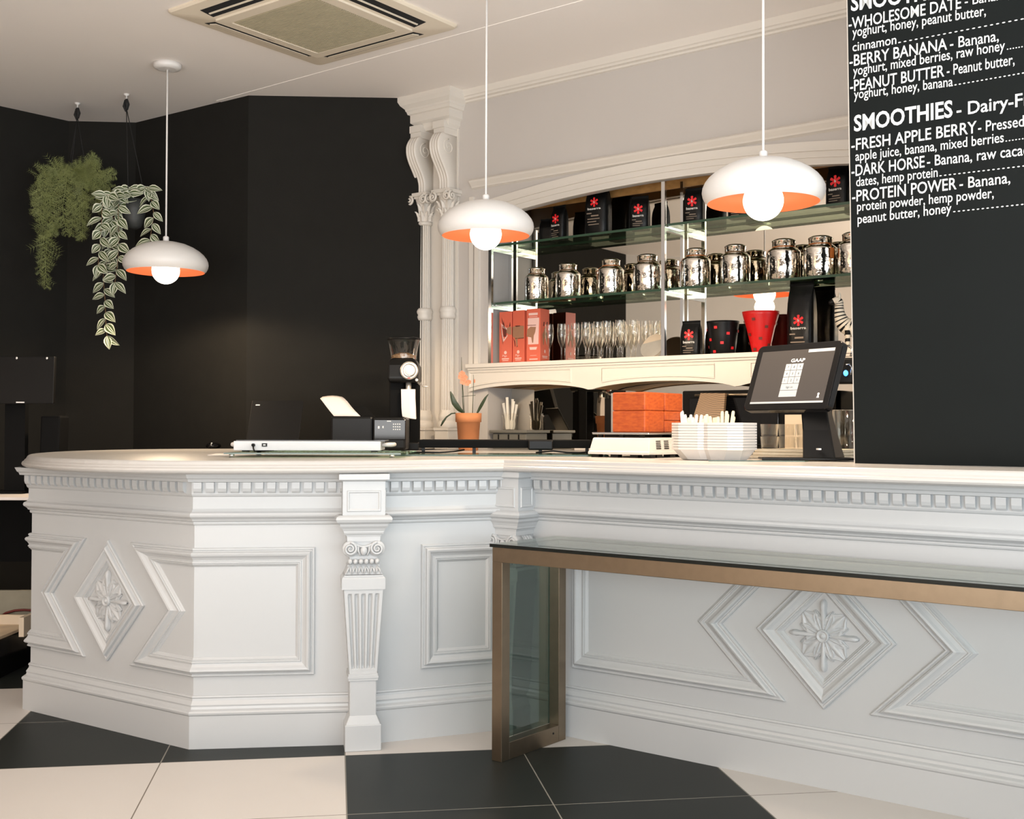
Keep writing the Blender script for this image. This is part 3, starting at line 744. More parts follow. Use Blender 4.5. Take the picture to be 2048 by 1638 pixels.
area2 = sum(loop[i].x * loop[(i + 1) % len(loop)].y - loop[(i + 1) % len(loop)].x * loop[i].y for i in range(len(loop)))
if area2 < 0: loop = loop[::-1]
b = MB()
prof = [(-0.06, 0.944), (-0.022, 0.944), (-0.012, 0.946), (-0.003, 0.951), (0.0, 0.957), (-0.003, 0.964), (-0.010, 0.968), (-0.011, 0.972), (-0.017, 0.977), (-0.022, 0.986), (-0.028, 0.990), (-0.036, 0.990), (-0.05, 0.990)]
ids = sweep(b, loop, prof, closed=True, smooth=False)
b.face(ids[-1]); b.face(ids[0][::-1])
ct = b.build('countertop', M_top, recenter=False)
tag(ct, 'continuous white countertop with rounded left end lying on the panelled bar', 'countertop')
TOPZ = 0.990

# back counter under the mirror
bc = thing('back_counter', 'cream back counter along the bar wall under the scalloped ledge', 'counter', wa(-2.5, 4.7, 0))
b = MB(); b.wbox(-4.02, -1.80, 4.40, TM - 0.01, 0.955, TOPZ); b.build('worktop', M_top, bc, bevel=0.004)
b = MB(); b.wbox(-4.02, -1.80, 4.43, TM - 0.01, 0.0, 0.955); b.build('carcass', M_cream, bc)

# ------------------------------------------------------------------ steel and glass side table in front of the bar
tbl = thing('side_table', 'long steel framed side table with dark glass top standing against the bar front', 'table', wa(-1.2, 3.2, 0))
n0 = Vector((-0.0314 * 0.982, 3.888 * 0.982, 0)); f0 = Vector((0.175 * 0.982, 4.163 * 0.982, 0))
ts0 = n0.dot(AX); tt0 = n0.dot(AY); tt1 = 3.355
TS1 = 0.55
W_ = 0.042; TZ = 0.708
def leg_panel(s0, lab=None):
    m = MB(); m.wbox(s0 - W_, s0, tt0, tt0 + W_, 0.0, TZ - 0.050); m.build('leg', M_steel, tbl, bevel=0.0015)
    m = MB(); m.wbox(s0 - W_, s0, tt1 - W_, tt1, 0.0, TZ - 0.050); m.build('leg', M_steel, tbl, bevel=0.0015)
    m = MB(); m.wbox(s0 - W_, s0, tt0 + W_, tt1 - W_, 0.0, 0.058); m.build('bottom_rail', M_steel, tbl, bevel=0.0015)
    m = MB(); m.wbox(s0 - W_ - 0.008, s0 - W_ - 0.002, tt0 + 0.018, tt1 - 0.01, 0.058, TZ - 0.002); m.build('side_glass', M_glasssheet, tbl)
leg_panel(ts0); leg_panel(TS1)
m = MB(); m.wbox(ts0 - W_, TS1, tt0, tt0 + W_, TZ - 0.050, TZ); m.build('front_rail', M_steel, tbl, bevel=0.0015)
m = MB(); m.wbox(ts0 - W_, TS1, tt1 - W_, tt1, TZ - 0.050, TZ); m.build('rear_rail', M_steel, tbl, bevel=0.0015)
m = MB(); m.wbox(ts0 - W_, ts0, tt0 + W_, tt1 - W_, TZ - 0.050, TZ); m.build('end_rail', M_steel, tbl, bevel=0.0015)
m = MB(); m.wbox(ts0 - W_ - 0.008, TS1 + 0.01, tt0 - 0.002, tt1, TZ + 0.0, TZ + 0.009); m.build('glass_top', M_glasstop, tbl)
m = MB(); m.wbox(ts0 - W_ - 0.008, TS1 + 0.01, tt0 - 0.005, tt0 - 0.001, TZ - 0.001, TZ + 0.010); m.build('top_edge', M_glassedge, tbl)
m = MB(); m.wbox(ts0 - W_ - 0.009, ts0 - W_ - 0.001, tt0 + 0.014, tt0 + 0.0178, 0.058, TZ - 0.002); m.build('side_edge', M_glassedge, tbl)
m = MB(); m.lathe(wa(ts0 + 0.0005, tt1 - 0.075, 0.036), [(0.0035, 0), (0.0035, 0.001)], 12, axis=AX); m.build('bolt_hole', M_dark, tbl)

# ================================================================== PENDANT LAMPS
def pendant(px, py, depth, label, k=1.0):
    c = aty(px, py, depth); t = thing('pendant_lamp', label, 'lamp', (c.x, c.y, c.z), 'white dome pendant lamps over the bar')
    m = MB()
    outer = [(0.196, 0.0), (0.206, 0.010), (0.213, 0.024), (0.216, 0.040), (0.214, 0.055), (0.206, 0.073), (0.192, 0.091), (0.170, 0.110), (0.140, 0.128), (0.105, 0.143), (0.065, 0.153), (0.025, 0.158), (0.012, 0.159)]
    outer = [(r * k, z * k) for r, z in outer]
    m.lathe(c, outer, 64, False, True); shp = m.build('shade', M_white, t)
    m = MB(); m.lathe(c, [(0.196 * k, 0.0)] + [(r - 0.003, z + 0.0005) for r, z in outer[1:-3]] + [(0.06 * k, 0.149 * k), (0.012, 0.150 * k)], 64, False, True); m.build('shade_lining', M_copper, shp)
    m = MB(); m.lathe(c, [(0.015, 0.157 * k), (0.015, 0.182 * k), (0.010, 0.186 * k), (0.004, 0.188 * k)], 20); m.build('cord_grip', M_white, t)
    m = MB(); m.tube([c + ZZ * 0.186 * k, Vector((c.x, c.y, CEIL - 0.01))], 0.0045, 8); m.build('cord', M_cord, t)
    m = MB(); m.lathe((c.x, c.y, CEIL - 0.032), [(0.045, 0.0), (0.066, 0.006), (0.071, 0.014), (0.071, 0.032)], 40); m.build('ceiling_rose', M_white, t)
    m = MB(); m.lathe(c, [(0.030, 0.07 * k), (0.030, 0.15 * k)], 20); lhp = m.build('lamp_holder', M_white, t)
    m = MB(); m.ball(c + ZZ * 0.008 * k, 0.071 * k, 0.071 * k, 0.071 * k, 32, 20); m.build('bulb', M_bulb, lhp)
    l = bpy.data.lights.new('bulb_light', 'SPOT'); l.energy = 40; l.color = (1.0, 0.77, 0.52); l.shadow_soft_size = 0.06; l.spot_size = R(172); l.spot_blend = 0.25
    o = bpy.data.objects.new('bulb_light', l); COL.objects.link(o); o.parent = t; o.location = (0, 0, -0.075)
pendant(331.5, 544, 5.98, 'left white pendant lamp hanging before the black wall and trailing plant')
pendant(971.5, 472, 4.92, 'middle white pendant lamp hanging before the fluted columns', 0.955)
pendant(1526.5, 406, 4.08, 'right white pendant lamp, nearest and largest, left of the menu board')

# ================================================================== CEILING CASSETTE
a1, a2, a3 = atz(329, 24, CEIL), atz(625, 130, CEIL), atz(924, 47, CEIL)
cc = (a1 + a3) / 2; ang = R(-37.0)
U = Vector((cos(ang), sin(ang), 0)); Vv = Vector((-sin(ang), cos(ang), 0))
h = 0.475
ac = thing('ceiling_air_conditioner', 'square cassette air conditioner set into the ceiling', 'air conditioner', (cc.x, cc.y, CEIL - 0.045))
def acp(x, y, z): return cc + U * x + Vv * y + ZZ * (z - cc.z)
def rrect(hw, r, z, n=6):
    out = []
    for (sx, sy, a0) in ((1, 1, 0), (-1, 1, 90), (-1, -1, 180), (1, -1, 270)):
        for k in range(n + 1):
            a = R(a0 + 90 * k / n); out.append(acp(sx * (hw - r) + r * cos(a), sy * (hw - r) + r * sin(a), z))
    return out
Z0 = CEIL
m = MB(); m.rings([rrect(h, 0.03, Z0), rrect(h, 0.03, Z0 - 0.008), rrect(h - 0.008, 0.03, Z0 - 0.016), rrect(h - 0.15, 0.04, Z0 - 0.034), rrect(h - 0.155, 0.04, Z0 - 0.034)], True, False, True)
m.build('panel', M_ac, ac)
m = MB()
m.rings([rrect(0.325, 0.02, Z0 - 0.034), rrect(0.322, 0.02, Z0 - 0.042), rrect(0.268, 0.01, Z0 - 0.044), rrect(0.262, 0.01, Z0 - 0.038)], True, False, True); m.build('grille_frame', M_ac, ac)
m = MB()
for k in range(44):
    y = -0.258 + 0.012 * k; m.box(acp(-0.258, y, Z0 - 0.044), U * 0.516, Vv * 0.0062, ZZ * 0.006)
m.build('grille', M_acgrille, ac)
for k in range(4):
    rot = Matrix.Rotation(pi / 2 * k, 3, 'Z')
    def q(x, y, z):
        v = rot @ Vector((x, y, 0)); return acp(v.x, v.y, z)
    m = MB(); zf = Z0 - 0.0285
    m.rings([[q(-0.30, 0.345, zf - 0.0040), q(0.30, 0.345, zf - 0.0040), q(0.30, 0.418, zf + 0.0055), q(-0.30, 0.418, zf + 0.0055)],
             [q(-0.30, 0.345, zf + 0.012), q(0.30, 0.345, zf + 0.012), q(0.30, 0.418, zf + 0.012), q(-0.30, 0.418, zf + 0.012)]]); m.build('air_slot', M_dark, ac)
    m = MB()
    if k in (2, 3): y0, y1, za, zb = 0.374, 0.382, zf - 0.004, zf - 0.001
    else: y0, y1, za, zb = 0.356, 0.400, zf - 0.008, zf - 0.001
    m.rings([[q(-0.285, y0, za), q(0.285, y0, za), q(0.285, y1, zb - 0.001), q(-0.285, y1, zb - 0.001)], [q(-0.285, y0, za + 0.003), q(0.285, y0, za + 0.003), q(0.285, y1, zb + 0.004), q(-0.285, y1, zb + 0.004)]])
    m.build('louver', M_ac, ac)
m = MB(); text_mesh(m, 'DAIKIN', acp(-0.305, 0.02, Z0 - 0.0425), -Vv, U, width=0.042, height=0.008, bold=0.02, nrm=-ZZ); m.build('maker_lettering', M_brownboard, ac)
m = MB(); m.box(acp(0.33, -0.33, Z0 - 0.036), U * 0.10, Vv * 0.002, ZZ * 0.002); m.build('service_seam', M_acgrille, ac)

# ================================================================== MENU BOARD
TB = 3.70
bs0, bz0 = S(1710, 926, TB)
mb_ = thing('menu_board', 'tall black chalkboard menu of smoothies standing on the right of the bar', 'menu board', wa(bs0 + 0.4, TB, TOPZ))
BR = R(0.85)
def bp_(u, v, t): return wa(bs0 + u * cos(BR) - v * sin(BR), t, TOPZ + 0.0005 + u * sin(BR) + v * cos(BR))
def bquad(u0, u1, v0, v1, t): return [bp_(u0, v0, t), bp_(u1, v0, t), bp_(u1, v1, t), bp_(u0, v1, t)]
_bq = bquad(0, 1.3, 0, 1.975, TB); _bq[1] = wa(bs0 + 1.3, TB, TOPZ + 0.0005)
m = MB(); m.prism(_bq, AY * 0.05); m.build('board', M_board, mb_)
m = MB(); m.prism(bquad(-0.005, -0.0002, 0, 1.975, TB + 0.004), AY * 0.046); m.build('edge_strip', M_cream, mb_)
def c3(x, y): return S(1650 + x / 3.485, y / 3.485, TB)
def line(segs):
    for txt, x0, y0, x1, y1, cap, bold in segs:
        m = MB()
        s0, z0 = c3(x0, y0); s1, z1 = c3(x1, y1)
        p0 = wa(s0, TB, z0); p1 = wa(s1, TB, z1); d = (p1 - p0).normalized()
        _, zt = c3(x0, y0 - cap)
        text_mesh(m, txt, p0, d, ZZ, width=(p1 - p0).length, height=abs(zt - z0), bold=bold, depth=0.0012, nrm=-AY)
        m.build('menu_lettering', M_chalk, mb_)
line([('SMOOTHIES', 182, 76, 872, -25, 112, 0.022), ('- Dairy', 905, -30, 1300, -88, 95, 0.005)])
line([('-WHOLESOME DATE', 166, 205, 950, 58, 78, 0.010), ('- Banana,', 975, 40, 1290, -12, 66, 0.004)])
line([('yoghurt, honey, peanut butter,', 192, 258, 1122, 108, 68, 0.006)])
line([('cinnamon', 193, 360, 498, 306, 64, 0.006), ('......................', 510, 302, 1387, 135, 48, 0.0)])
line([('-BERRY BANANA', 172, 465, 852, 345, 78, 0.010), ('- Banana,', 872, 340, 1212, 285, 76, 0.006)])
line([('yoghurt, mixed berries, raw honey', 197, 528, 1255, 350, 68, 0.006), ('.......', 1268, 348, 1400, 326, 50, 0.0)])
line([('-PEANUT BUTTER', 176, 640, 832, 532, 78, 0.010), ('- Peanut butter,', 850, 528, 1322, 450, 74, 0.006)])
line([('yoghurt, honey, banana', 203, 690, 892, 600, 66, 0.006), ('................', 902, 597, 1390, 512, 50, 0.0)])
line([('SMOOTHIES', 203, 915, 890, 812, 108, 0.024), ('- Dairy-Free', 918, 808, 1560, 712, 88, 0.012)])
line([('-FRESH APPLE BERRY', 185, 1050, 1058, 925, 78, 0.010), ('- Pressed', 1068, 924, 1388, 880, 76, 0.006)])
line([('apple juice, banana, mixed berries', 213, 1122, 1247, 990, 66, 0.006), ('......', 1258, 988, 1385, 970, 48, 0.0)])
line([('-DARK HORSE', 186, 1230, 695, 1165, 78, 0.010), ('- Banana, raw cacao,', 712, 1160, 1450, 1075, 74, 0.006)])
line([('dates, hemp protein', 218, 1300, 786, 1232, 66, 0.006), ('..................', 797, 1230, 1395, 1160, 48, 0.0)])
line([('-PROTEIN POWER', 190, 1408, 918, 1318, 78, 0.010), ('- Banana,', 938, 1316, 1292, 1275, 76, 0.006)])
line([('protein powder, hemp powder,', 225, 1472, 1177, 1378, 66, 0.006)])
line([('peanut butter, honey', 228, 1560, 882, 1482, 66, 0.006), ('...............', 893, 1480, 1385, 1428, 48, 0.0)])

# ================================================================== HANGING PLANTS
rnd = random.Random(7)
def to_px(path, depth): return [aty(x, y, depth) for x, y in path]
def resample(pts, n):
    L = [0]
    for a, c in zip(pts, pts[1:]): L.append(L[-1] + (c - a).length)
    out = []
    for i in range(n):
        d = L[-1] * i / (n - 1); k = 0
        while k < len(L) - 2 and L[k + 1] < d: k += 1
        f = (d - L[k]) / max(1e-6, L[k + 1] - L[k]); out.append(pts[k].lerp(pts[k + 1], f))
    return out
hk = atz(155, 206, CEIL); DF = hk.y
fern = thing('hanging_fern', 'feathery green fern cascading from a black cord at the dark corner', 'plant', (hk.x, hk.y, 1.9), 'plants hanging from the ceiling')
def hook_and_cord(parent, h, ends):
    m = MB(); m.lathe((h.x, h.y, CEIL - 0.012), [(0.004, -0.02), (0.004, 0.0), (0.016, 0.004), (0.016, 0.012)], 12); m.build('ceiling_hook', M_white, parent)
    m = MB(); m.tube([Vector((h.x, h.y, CEIL - 0.03)), Vector((h.x + 0.006, h.y, CEIL - 0.06)), Vector((h.x + 0.002, h.y, CEIL - 0.09))], [0.009, 0.013, 0.008], 8)
    m.tube([Vector((h.x - 0.006, h.y, CEIL - 0.035)), Vector((h.x - 0.014, h.y, CEIL - 0.07)), Vector((h.x - 0.002, h.y, CEIL - 0.10))], [0.006, 0.008, 0.005], 8)
    for e in ends: m.tube([Vector((h.x, h.y, CEIL - 0.08)), e], 0.0026, 5)
    m.build('hanging_cord', M_rope, parent)
fc = aty(150, 365, DF)
hook_and_cord(fern, hk, [fc + Vector((0.07 * cos(a), 0.07 * sin(a), 0.02)) for a in (0.5, 2.6, 4.7)])
fc = fc + Vector((0, 0.03, 0))
m = MB(); m.lathe(fc - ZZ * 0.08, [(0.045, 0), (0.06, 0.03), (0.068, 0.10), (0.07, 0.105), (0.062, 0.10)], 24); m.build('pot', M_rope, fern)
m = MB()
def frond(mb, pts, w0):
    pts = resample(pts, 34)
    for i in range(1, 34):
        p = pts[i]; d = (pts[i] - pts[i - 1]).normalized(); f = i / 33
        w = 1.15 * w0 * (0.35 + 0.65 * sin(pi * min(1, f * 0.8 + 0.15))) * rnd.uniform(0.6, 1.2)
        for sgn in (-1, 1):
            for rep in range(1 + (rnd.random() < 0.45)):
                side = d.cross(Vector((rnd.uniform(-.6, .6), -1, rnd.uniform(-.6, .6)))).normalized() * sgn
                tip = (side * 0.85 + d * 0.55 + Vector((rnd.uniform(-.35, .35), rnd.uniform(-.5, .5), rnd.uniform(-.35, .2)))).normalized()
                ln = w * rnd.uniform(0.6, 1.15)
                up = tip.cross(Vector((0, 1, 0.2))).normalized()
                q = p + d * rnd.uniform(0, 0.01)
                mb.poly([q - up * 0.0008, q + tip * ln, q + up * 0.0008])
                for t in (0.25, 0.42, 0.58, 0.74):
                    for s2 in (-1, 1):
                        r = q + tip * (ln * t); e = r + (tip * 0.6 + up * s2 * 0.9 + Vector((0, rnd.uniform(-.4, .4), 0))).normalized() * ln * 0.30
                        mb.poly([r - tip * 0.0009, e, r + tip * 0.0009])
    mb.tube(pts, 0.0012, 4)
casc = [([(150, 345), (120, 335), (92, 345), (84, 390), (82, 440)], 26), ([(150, 350), (110, 350), (95, 400), (88, 470), (86, 565)], 34), ([(140, 345), (105, 342), (85, 345), (76, 380), (74, 430)], 22),
        ([(150, 350), (100, 350), (80, 420), (92, 500), (94, 572)], 24), ([(150, 350), (118, 345), (98, 370), (92, 450), (84, 540)], 22), ([(150, 345), (138, 340), (128, 370), (126, 420), (132, 468)], 26), ([(150, 345), (150, 360), (152, 410), (154, 470)], 26),
        ([(152, 345), (160, 370), (160, 420), (158, 475)], 24), ([(150, 350), (140, 360), (140, 420), (150, 465)], 22), ([(150, 345), (165, 335), (185, 330), (192, 320)], 24), ([(150, 350), (180, 350), (205, 345), (225, 350)], 26),
        ([(150, 350), (180, 360), (200, 385), (208, 425)], 24), ([(150, 350), (175, 345), (190, 370), (190, 410)], 24), ([(150, 345), (170, 330), (195, 318)], 22), ([(150, 350), (190, 350), (215, 370), (225, 400)], 24),
        ([(150, 345), (128, 330), (108, 345), (100, 365)], 22), ([(150, 345), (165, 355), (172, 380), (174, 405)], 24), ([(130, 440), (115, 450), (104, 460), (92, 465)], 14), ([(150, 350), (120, 360), (105, 400), (104, 450)], 24)]
for path, wpx in casc:
    for rep_ in range(1):
        dy = rnd.uniform(-0.18, 0.04); jit = [(x + rnd.uniform(-8, 8), y + rnd.uniform(-8, 8)) for x, y in path]
        pts = [aty(x, y, DF - 0.05 + dy * min(1.0, 0.3 + i / 2)) for i, (x, y) in enumerate(jit)]
        frond(m, pts, wpx * DF / FPX)
m.build('fronds', M_fern, fern)

hk2 = atz(253, 188, CEIL); DV = hk2.y
vine = thing('hanging_vine', 'trailing plant with striped cream and green leaves in a grey pot', 'plant', (hk2.x, hk2.y, 1.6), 'plants hanging from the ceiling')
pc2 = aty(268, 458, DV)
hook_and_cord(vine, hk2, [pc2 + Vector((0.062 * cos(a), 0.062 * sin(a), 0.16)) for a in (0.3, 2.4, 4.5)])
m = MB(); m.lathe(pc2, [(0.02, 0.0), (0.042, 0.012), (0.056, 0.045), (0.064, 0.10), (0.067, 0.165), (0.064, 0.165), (0.058, 0.15)], 28); m.build('pot', M_potgrey, vine)
m = MB(); m.lathe(pc2, [(0.055, 0.152), (0.02, 0.156), (0.001, 0.158)], 20); m.build('soil', M_soil, vine)
lf = MB(); st = MB()
def leaf(p, d, nrm, ln, w):
    d = d.normalized(); side = d.cross(nrm).normalized(); nrm = side.cross(d).normalized()
    K = (-1, -0.72, -0.30, -0.10, 0.10, 0.30, 0.72, 1); M_ = (1, 0, 1, 0, 1, 0, 1)
    rows = []
    for f, g in ((0, 0.12), (0.15, 0.62), (0.32, 0.95), (0.5, 1.0), (0.7, 0.72), (0.87, 0.35), (1.0, 0.02)):
        rows.append([lf.vert(p + d * (ln * f) + side * (w * g * k) + nrm * (w * 0.35 * g * abs(k) - ln * 0.25 * f * f)) for k in K])
    for a, c in zip(rows, rows[1:]):
        for j in range(7):
            lf.mi = M_[j]; lf.face((a[j], a[j + 1], c[j + 1], c[j]))
strands = [([(262, 382), (235, 378), (222, 400), (225, 450), (222, 500), (206, 545), (210, 600), (212, 650), (214, 672)], 29), ([(262, 384), (240, 385), (236, 420), (238, 470), (236, 520), (230, 565)], 17), ([(258, 384), (225, 385), (205, 400), (203, 445), (200, 490), (196, 530)], 15),
           ([(275, 382), (288, 376), (302, 395), (308, 430), (302, 465), (300, 492)], 13), ([(268, 384), (262, 386), (232, 392), (212, 390)], 10), ([(260, 383), (245, 400), (232, 430), (214, 450)], 10), ([(272, 382), (285, 374), (296, 376)], 7)]
for path, cnt in strands:
    dy = rnd.uniform(-0.07, 0.03); pts = resample([aty(x, y, DV - 0.05 + dy * min(1, i / 3)) for i, (x, y) in enumerate(path)], cnt)
    st.tube(pts, 0.0016, 5)
    for i, p in enumerate(pts[1:], 1):
        d = (pts[i] - pts[i - 1]).normalized(); a = rnd.uniform(-0.4, 0.4) + (pi if i % 2 else 0)
        out = Vector((cos(a), -0.25 + rnd.uniform(-.4, .2), -0.35 + rnd.uniform(-0.5, 0.45)))
        leaf(p, out + d * 0.25, Vector((rnd.uniform(-.5, .5), -1, rnd.uniform(-.2, .7))), rnd.uniform(0.062, 0.092), rnd.uniform(0.020, 0.028))
    leaf(pts[-1], Vector((rnd.uniform(-.3, .3), -0.2, -1)), Vector((0.2, -1, 0.2)), 0.075, 0.022)
lf.build('leaves', [M_leafg, M_leafw], vine); st.build('stems', M_stem, vine)

# ================================================================== SHELF GOODS
ZU, ZL, ZE = 2.12, 1.80, 1.46
def local(c, rz):
    X = Vector((cos(rz), sin(rz), 0)); Y = Vector((-sin(rz), cos(rz), 0)); return Vector(c), X, Y
def bag(s, t, z, w, d, hgt, yaw, label, printed=True, top=0.92, prnt_z=0.60, scale=1.0):
    rz = A + R(yaw); c, X, Y = local(wa(s, t, z), rz)
    o = thing('coffee_bag', label, 'bag', c, 'black coffee bags on the bar shelves')
    m = MB(); rows = []
    for f, wf, df in ((0.0, 0.96, 0.92), (0.03, 1.0, 1.0), (0.30, 1.0, 1.0), (0.55, 1.0, 0.95), (0.70, 0.98, 0.78), (0.82, 0.96, 0.42), (0.90, top, 0.12), (0.94, top, 0.07), (1.0, top, 0.06)):
        a, e = w * wf / 2, d * df / 2; r = min(a, e) * 0.35; zz = hgt * f
        rows.append([c + X * x + Y * y + ZZ * zz for x, y in ((-a, -e + r), (-a + r, -e), (-a * 0.3, -e * 1.04), (a * 0.3, -e * 1.04), (a - r, -e), (a, -e + r), (a * 0.93, 0), (a, e - r), (a - r, e), (-a + r, e), (-a, e - r), (-a * 0.93, 0))])
    m.smooth = True; m.rings(rows); m.smooth = False
    pou = m.build('pouch', M_bagblack, o)
    m = MB(); m.rings([[c + X * x - Y * (d * 0.04 + 0.0015) + ZZ * (hgt * 0.945 + q) for x in (-w * top / 2, w * top / 2)] + [c + X * x + Y * (d * 0.04) + ZZ * (hgt * 0.945 + q) for x in (w * top / 2, -w * top / 2)] for q in (0, 0.008)]); m.build('tin_tie', M_blackmatte, o)
    if printed:
        n = -Y; f0 = c - Y * (d * 0.525)
        zc = hgt * prnt_z; m = MB(); rr = 0.19 * w * scale * 1.25
        pf = f0 + ZZ * zc - Y * 0.0004
        if prnt_z > 0.62: pf = pf
        for k in range(6):
            a = pi / 2 + k * pi / 3; dr = X * cos(a) + ZZ * sin(a); td = -X * sin(a) + ZZ * cos(a)
            m.poly([pf - td * rr * 0.16 , pf + dr * rr - td * rr * 0.27, pf + dr * rr * 1.12, pf + dr * rr + td * rr * 0.27, pf + td * rr * 0.16])
        m.build('red_flower_emblem', M_red, pou)
        m = MB()
        text_mesh(m, 'b', pf - X * rr * 0.16 - ZZ * rr * 0.22, X, ZZ, width=rr * 0.34, height=rr * 0.5, bold=0.03, depth=0.0008, nrm=n)
        text_mesh(m, 'baserra', f0 - X * (0.30 * w) + ZZ * (zc - rr * 1.72), X, ZZ, width=0.60 * w, height=rr * 0.50, bold=0.03, depth=0.001, nrm=n)
        m.build('lettering', M_bagtext, pou)
        m = MB(); z0 = zc - rr * 2.0
        for k, (x0, x1, hh) in enumerate(((-0.34, -0.12, 0.012), (-0.14, 0.20, 0.016), (-0.30, 0.25, 0.010), (-0.30, 0.10, 0.010), (-0.26, 0.22, 0.010))):
            zz = z0 - (k + 1) * hgt * 0.056
            if zz < hgt * 0.06: break
            m.box(f0 + X * (x0 * w) + ZZ * zz - Y * 0.0016, X * ((x1 - x0) * w), Y * 0.001, ZZ * (hgt * hh * 1.6))
        m.build('label_lines', M_bagtan, pou)
    return o
bag(-3.62, 5.045, ZU, 0.098, 0.06, 0.187, -8, 'small black coffee bag with red flower, left end of the upper shelf')
bag(-3.735, 5.10, ZU, 0.098, 0.055, 0.135, 10, 'plain black bag standing behind the left end coffee bag on the upper shelf', printed=False)
bag(-3.365, 5.04, ZU, 0.132, 0.085, 0.262, 4, 'large black coffee bag with red flower on the upper left shelf', prnt_z=0.64, scale=0.72)
bag(-3.115, 5.05, ZU, 0.098, 0.06, 0.178, 14, 'small black coffee bag with red flower right of the large one on the upper shelf')
bag(-2.795, 5.04, ZU, 0.100, 0.06, 0.178, 8, 'small black coffee bag just right of the middle chrome upright, upper shelf')
bag(-2.56, 5.06, ZU, 0.100, 0.06, 0.165, 6, 'small black coffee bag mostly hidden behind the right pendant lamp')
bag(-2.055, 5.045, ZU, 0.104, 0.06, 0.186, -4, 'small black coffee bag at the right end of the upper shelf beside the menu board')
bag(-2.805, 5.03, ZE, 0.102, 0.062, 0.178, 6, 'small black coffee bag on the ledge beside the middle chrome upright')
bag(-2.225, 5.03, ZE, 0.125, 0.085, 0.328, 2, 'tall black coffee bag on the ledge above the till screen', prnt_z=0.44, scale=0.80)

def canister(s, t, r, hgt, label, tagcol=None, tag_side=1):
    c = wa(s, t, ZL); o = thing('tea_canister', label, 'canister', c, 'steel tea canisters on the lower shelf')
    m = MB(); m.lathe(c, [(r * 0.975, 0.0), (r, 0.003), (r * 1.0, hgt * 0.66), (r * 0.985, hgt * 0.685), (r * 0.94, hgt * 0.71), (r * 0.72, hgt * 0.775), (r * 0.66, hgt * 0.79), (r * 0.66, hgt * 0.84)], 40); m.build('body', M_tin, o)
    m = MB(); m.lathe(c, [(r * 0.68, hgt * 0.795), (r * 0.70, hgt * 0.81), (r * 0.70, hgt * 0.915), (r * 0.73, hgt * 0.925), (r * 0.72, hgt * 0.945), (r * 0.52, hgt * 0.985), (r * 0.2, hgt), (0.001, hgt * 1.003)], 40); m.build('lid', M_tin, o)
    m = MB(); m.tube([c + (AX * cos(a) + AY * sin(a)) * (r * 0.69) + ZZ * (hgt * 0.79) for a in [2 * pi * k / 24 for k in range(25)]], 0.0016, 5)
    a = -pi / 2 + tag_side * 0.9; dr = AX * cos(a) + AY * sin(a)
    m.tube([c + dr * r * 0.62 + ZZ * hgt * 0.79, c + dr * r * 0.95 + ZZ * hgt * 0.72, c + dr * r * 1.04 + ZZ * hgt * 0.62], 0.0012, 5); m.build('string', M_tagorange if tagcol else M_stem, o)
    if tagcol:
        td = Vector((-dr.y, dr.x, 0)); q = c + dr * (r * 1.05) + ZZ * hgt * 0.42
        m = MB(); m.box(q - td * 0.011, td * 0.022, dr * 0.0012, ZZ * hgt * 0.24); m.build('paper_tag', tagcol, o)
cl = [(1073, 600, 534, 0.064, None, 1), (1136, 597, 528, 0.066, None, -1), (1222, 590, 519, 0.066, M_tagorange, -1), (1295, 585, 511, 0.071, None, 1), (1392, 578, 500, 0.070, M_tagorange, -1.2), (1471, 570, 491, 0.070, None, 1), (1568, 563, 481, 0.075, M_paper, -1.2), (1641, 556, 474, 0.074, M_tagorange, 1.2), (1708, 549, 465, 0.070, None, 1)]
cnm = ['leftmost steel tea canister, at the left end of the lower shelf', 'second steel tea canister from the left on the lower shelf', 'third steel tea canister from the left, with an orange tag on its front', 'fourth steel tea canister, just left of the middle chrome upright',
       'steel tea canister just right of the middle chrome upright, orange tag at its left', 'steel tea canister sixth from the left, second right of the middle upright', 'steel tea canister seventh from the left, white tag at its left shoulder', 'steel tea canister eighth from the left, orange tag at its right shoulder', 'steel tea canister half hidden by the menu board edge']
for (px, yb, yt, r, tc, sd), lab in zip(cl, cnm):
    s, z = S(px, yb, 5.045); d = (att(px, yb, 5.045) - CAM).dot(FW); canister(s, 5.045, r * 1.04, (yb - yt) / FPX * d * 1.03, lab, tc, sd)

